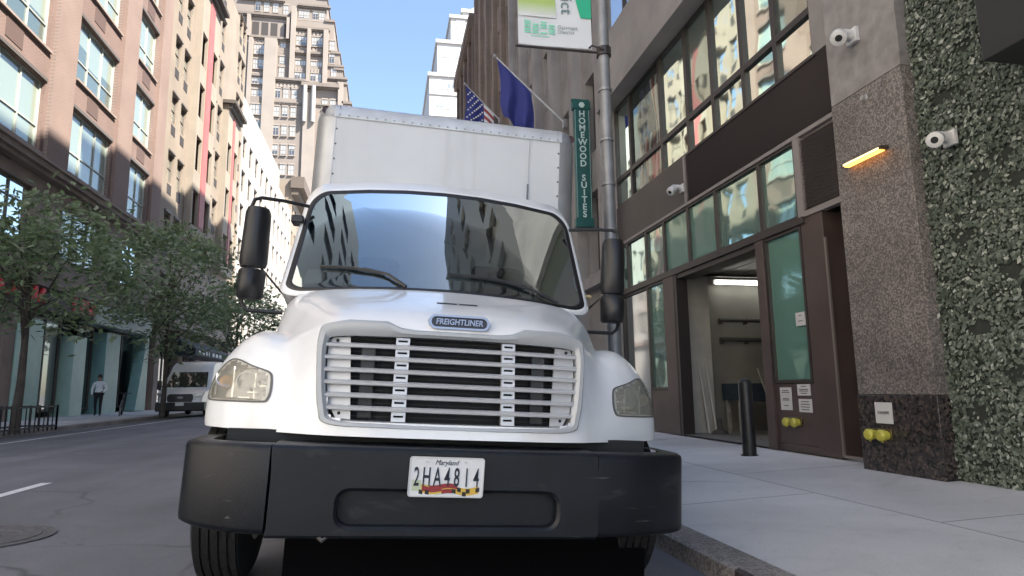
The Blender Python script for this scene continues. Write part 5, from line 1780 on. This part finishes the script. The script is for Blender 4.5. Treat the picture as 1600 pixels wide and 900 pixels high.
# white delivery van
van = empty('delivery_van', (-8.70, 31.0, .14), 'white high roofed delivery van with a black grille at the far kerb', 'van')
V = van
def VM():
    return MB(True)
VW = mat('van_white', (.82, .83, .83), .3, coat=.4)
prof_v = [(.05, .32), (.0, .55), (.02, .80), (.06, 1.02), (.30, 1.13), (.78, 1.24), (1.50, 1.98), (1.75, 2.28), (2.1, 2.44), (3.2, 2.52), (5.6, 2.50), (5.75, 2.3), (5.8, .4)]
rows = []
for y, z in prof_v:
    hw = 1.02-.16*max(0, z-1.2)/1.3
    tuck = .12 if y < .1 else .0
    rows.append([(-hw+tuck*1.2, y+.10, z-.01 if z > 2.2 else z), (-hw*.75, y+(.03 if y < .1 else 0), z+(.02 if z > 1.3 else 0)), (0, y, z+(.035 if z > 1.3 else 0.01)), (hw*.75, y+(.03 if y < .1 else 0), z+(.02 if z > 1.3 else 0)), (hw-tuck*1.2, y+.10, z-.01 if z > 2.2 else z)])
m = VM()
m.grid(rows)
for i in (0, 4):
    m.add([r[i] for r in rows], [tuple(range(len(rows)))])
m.build('body', VW, V, smooth=True, ang=28)
m = VM()
m.add([(-.86, .86, 1.27), (.86, .86, 1.27), (.74, 1.50, 1.96), (-.74, 1.50, 1.96)], [(0, 1, 2, 3)])
o = m.build('windscreen', glass('van_glass', (.012, .014, .016), .08, .03, wav=.004), V)
o.location = (0, -.045, .03)
m = VM(); m.prism(rrect(-.52, .52, .66, 1.0, .12, 4), lambda a, b, d: (a, -.03+d+.06*(b-.7), b), 0, .08); g_ = m.build('grille', BLACK, V)
m = VM(); m.prism([(.13*cos(2*pi*k/20), .05*sin(2*pi*k/20)+.85) for k in range(20)], lambda a, b, d: (a, -.04+d+.06*(b-.7), b), 0, .02); m.build('badge', mat('badge_grey', (.2, .22, .25), .3, .5), g_)
for s_ in (-1, 1):
    m = VM(); m.prism([(s_*x, z) for x, z in ((.56, .88), (.90, .92), (.97, 1.06), (.62, 1.02))], lambda a, b, d: (a, .0+d+.12*(abs(a)-.5), b), -.03, .1); m.build('headlight', mat('van_lamp', (.35, .37, .4), .15, .3), V)
    m = VM(); m.tube([(s_*.98, .95, 1.32), (s_*1.12, .98, 1.36)], .03, 6); m.box(s_*1.17-.09, s_*1.17+.09, .95, 1.05, 1.2, 1.6); m.build('mirror', BLACK, V, bevel=.02)
    for y in (1.0, 4.6):
        m = VM(); m.lathe([(.001, -.1), (.2, -.1), (.32, -.1), (.345, -.06), (.345, .06), (.32, .1), (.001, .1)], (s_*.87, y, .34), 'x', 20); m.build('wheel', RUBBER, V, smooth=True)
m = VM(); m.box(-.99, .99, -.02, .5, .26, .64); m.build('bumper', BLACK, V, bevel=.05)
m = VM(); m.box(-.17, .17, -.05, -.02, .50, .63); m.build('number_plate', mat('van_plate', (.7, .7, .68), .5), V)
m = VM(); m.tube([(-.55, .82, 1.29), (-.1, .95, 1.36)], .014, 5); m.tube([(-.05, .82, 1.29), (.45, .95, 1.36)], .014, 5); m.build('wiper', BLACK, V)

# pedestrian in a white jacket
def skin_body(name, verts, edges, mats, matfn, loc, rotz, scale=1):
    me = bpy.data.meshes.new(name)
    me.from_pydata([Vector(v[0]) for v in verts], edges, [])
    o = bpy.data.objects.new(name, me)
    COL.objects.link(o)
    o.modifiers.new('skin', 'SKIN')
    o.modifiers.new('sub', 'SUBSURF').levels = 2
    sv = me.skin_vertices[0].data
    for i, v in enumerate(verts):
        sv[i].radius = v[1] if isinstance(v[1], tuple) else (v[1], v[1])
        sv[i].use_root = i == 0
    dg_ = bpy.context.evaluated_depsgraph_get()
    em = bpy.data.meshes.new_from_object(o.evaluated_get(dg_))
    bpy.data.objects.remove(o)
    em.materials.clear()
    for x in mats:
        em.materials.append(x)
    for p in em.polygons:
        p.material_index = matfn(p.center)
        p.use_smooth = True
    ob = bpy.data.objects.new(name, em)
    COL.objects.link(ob)
    ob.location = loc
    ob.rotation_euler = (0, 0, rotz)
    return ob
JW, TRO, SKN, HAIR = mat('jacket_white', (.80, .81, .82), .8, var=.1, vs=6), mat('trousers_black', (.018, .018, .022), .8), mat('skin', (.32, .19, .13), .6), mat('hair_black', (.014, .012, .012), .6)
sv = [((0, 0, .96), (.15, .12)), ((0, 0, 1.12), (.16, .12)), ((0, .01, 1.30), (.19, .125)), ((0, .01, 1.43), (.15, .10)), ((0, -.005, 1.50), .055), ((0, -.02, 1.58), (.075, .085)), ((0, -.02, 1.68), (.078, .092)), ((0, -.01, 1.745), (.05, .06)),
      ((.10, 0, .88), .092), ((.11, -.10, .50), .062), ((.11, -.04, .09), .042), ((.12, -.17, .05), .036),
      ((-.10, 0, .88), .092), ((-.11, .02, .50), .062), ((-.11, .12, .10), .042), ((-.12, .01, .05), .036),
      ((.20, .01, 1.40), .07), ((.27, .03, 1.14), .056), ((.20, -.16, 1.03), .042), ((.13, -.24, 1.05), .034),
      ((-.20, .01, 1.40), .07), ((-.28, .05, 1.14), .056), ((-.25, -.06, .92), .04), ((-.24, -.09, .83), .03)]
se = [(0, 1), (1, 2), (2, 3), (3, 4), (4, 5), (5, 6), (6, 7), (0, 8), (8, 9), (9, 10), (10, 11), (0, 12), (12, 13), (13, 14), (14, 15), (3, 16), (16, 17), (17, 18), (18, 19), (3, 20), (20, 21), (21, 22), (22, 23)]
def pm(c):
    if c.z > 1.50:
        return 2
    if c.z > .94 and c.y > -.20:
        return 0
    return 2 if c.z > .78 and abs(c.x) > .2 or c.y < -.2 and c.z > .9 else 1
ped = skin_body('person', sv, se, [JW, TRO, SKN], pm, (-12.15, 31.6, .245), rad(8))
tag(ped, 'person in a white jacket and dark trousers walking past the mint shopfront', 'person')
m = MB(True)
m.grid([[(r*.093*cos(2*pi*k/14), -.012+r*.105*sin(2*pi*k/14)+.02, z) for k in range(14)] for r, z in ((.7, 1.60), (1.0, 1.66), (1.0, 1.72), (.75, 1.785), (.02, 1.81))], True)
m.build('hair', HAIR, ped, smooth=True)
m = MB(True)
m.grid([[(r*.20*cos(2*pi*k/16), r*.155*sin(2*pi*k/16), z) for k in range(16)] for r, z in ((1.0, .90), (1.05, .96), (1.0, 1.02))], True)
m.build('jacket_hem', TRO, ped, smooth=True)
m = MB(True)
m.box(-.13, .13, .10, .24, 1.08, 1.42)
m.build('backpack', mat('bag_grey', (.25, .26, .28), .8), ped, bevel=.04)

# bicycle locked on the pavement
bi = empty('bicycle', (-11.2, 31.5, .24), 'dark bicycle standing on the pavement between the walker and the van', 'bicycle', rot=(0, rad(6), rad(15)))
BK, TY = mat('bike_frame', (.06, .065, .07), .4, .3), RUBBER
def ringt(c, r, th, n=28):
    return [(c[0], c[1]+r*cos(2*pi*k/n), c[2]+r*sin(2*pi*k/n)) for k in range(n+1)]
for y in (-.52, .52):
    m = MB(True); m.tube(ringt((0, y, .35), .33, 0), .022, 6, cap=False)
    wo = m.build('wheel', mat('bike_tyre', (.20, .20, .21), .6) if y < 0 else TY, bi, smooth=True)
    m = MB(True)
    for k in range(12):
        a = 2*pi*k/12
        m.tube([(0, y, .35), (0, y+.32*cos(a), .35+.32*sin(a))], .003, 3)
    m.build('spokes', ALU, wo)
m = MB(True)
for p in ([(0, -.52, .35), (0, -.40, .82), (0, -.38, .95)], [(0, -.39, .80), (0, .12, .85)], [(0, -.41, .72), (0, .02, .32)], [(0, .02, .32), (0, .14, .95)], [(0, .02, .32), (0, .52, .35)], [(0, .12, .82), (0, .52, .35)]):
    m.tube(p, .018, 6)
m.build('frame', BK, bi)
m = MB(True); m.tube([(-.28, -.32, 1.0), (-.1, -.39, .97), (.1, -.39, .97), (.28, -.32, 1.0)], .014, 6); m.build('handlebar', BLACK, bi)
m = MB(True); m.box(-.06, .06, .02, .28, .95, 1.0); m.build('saddle', BLACK, bi, bevel=.02)
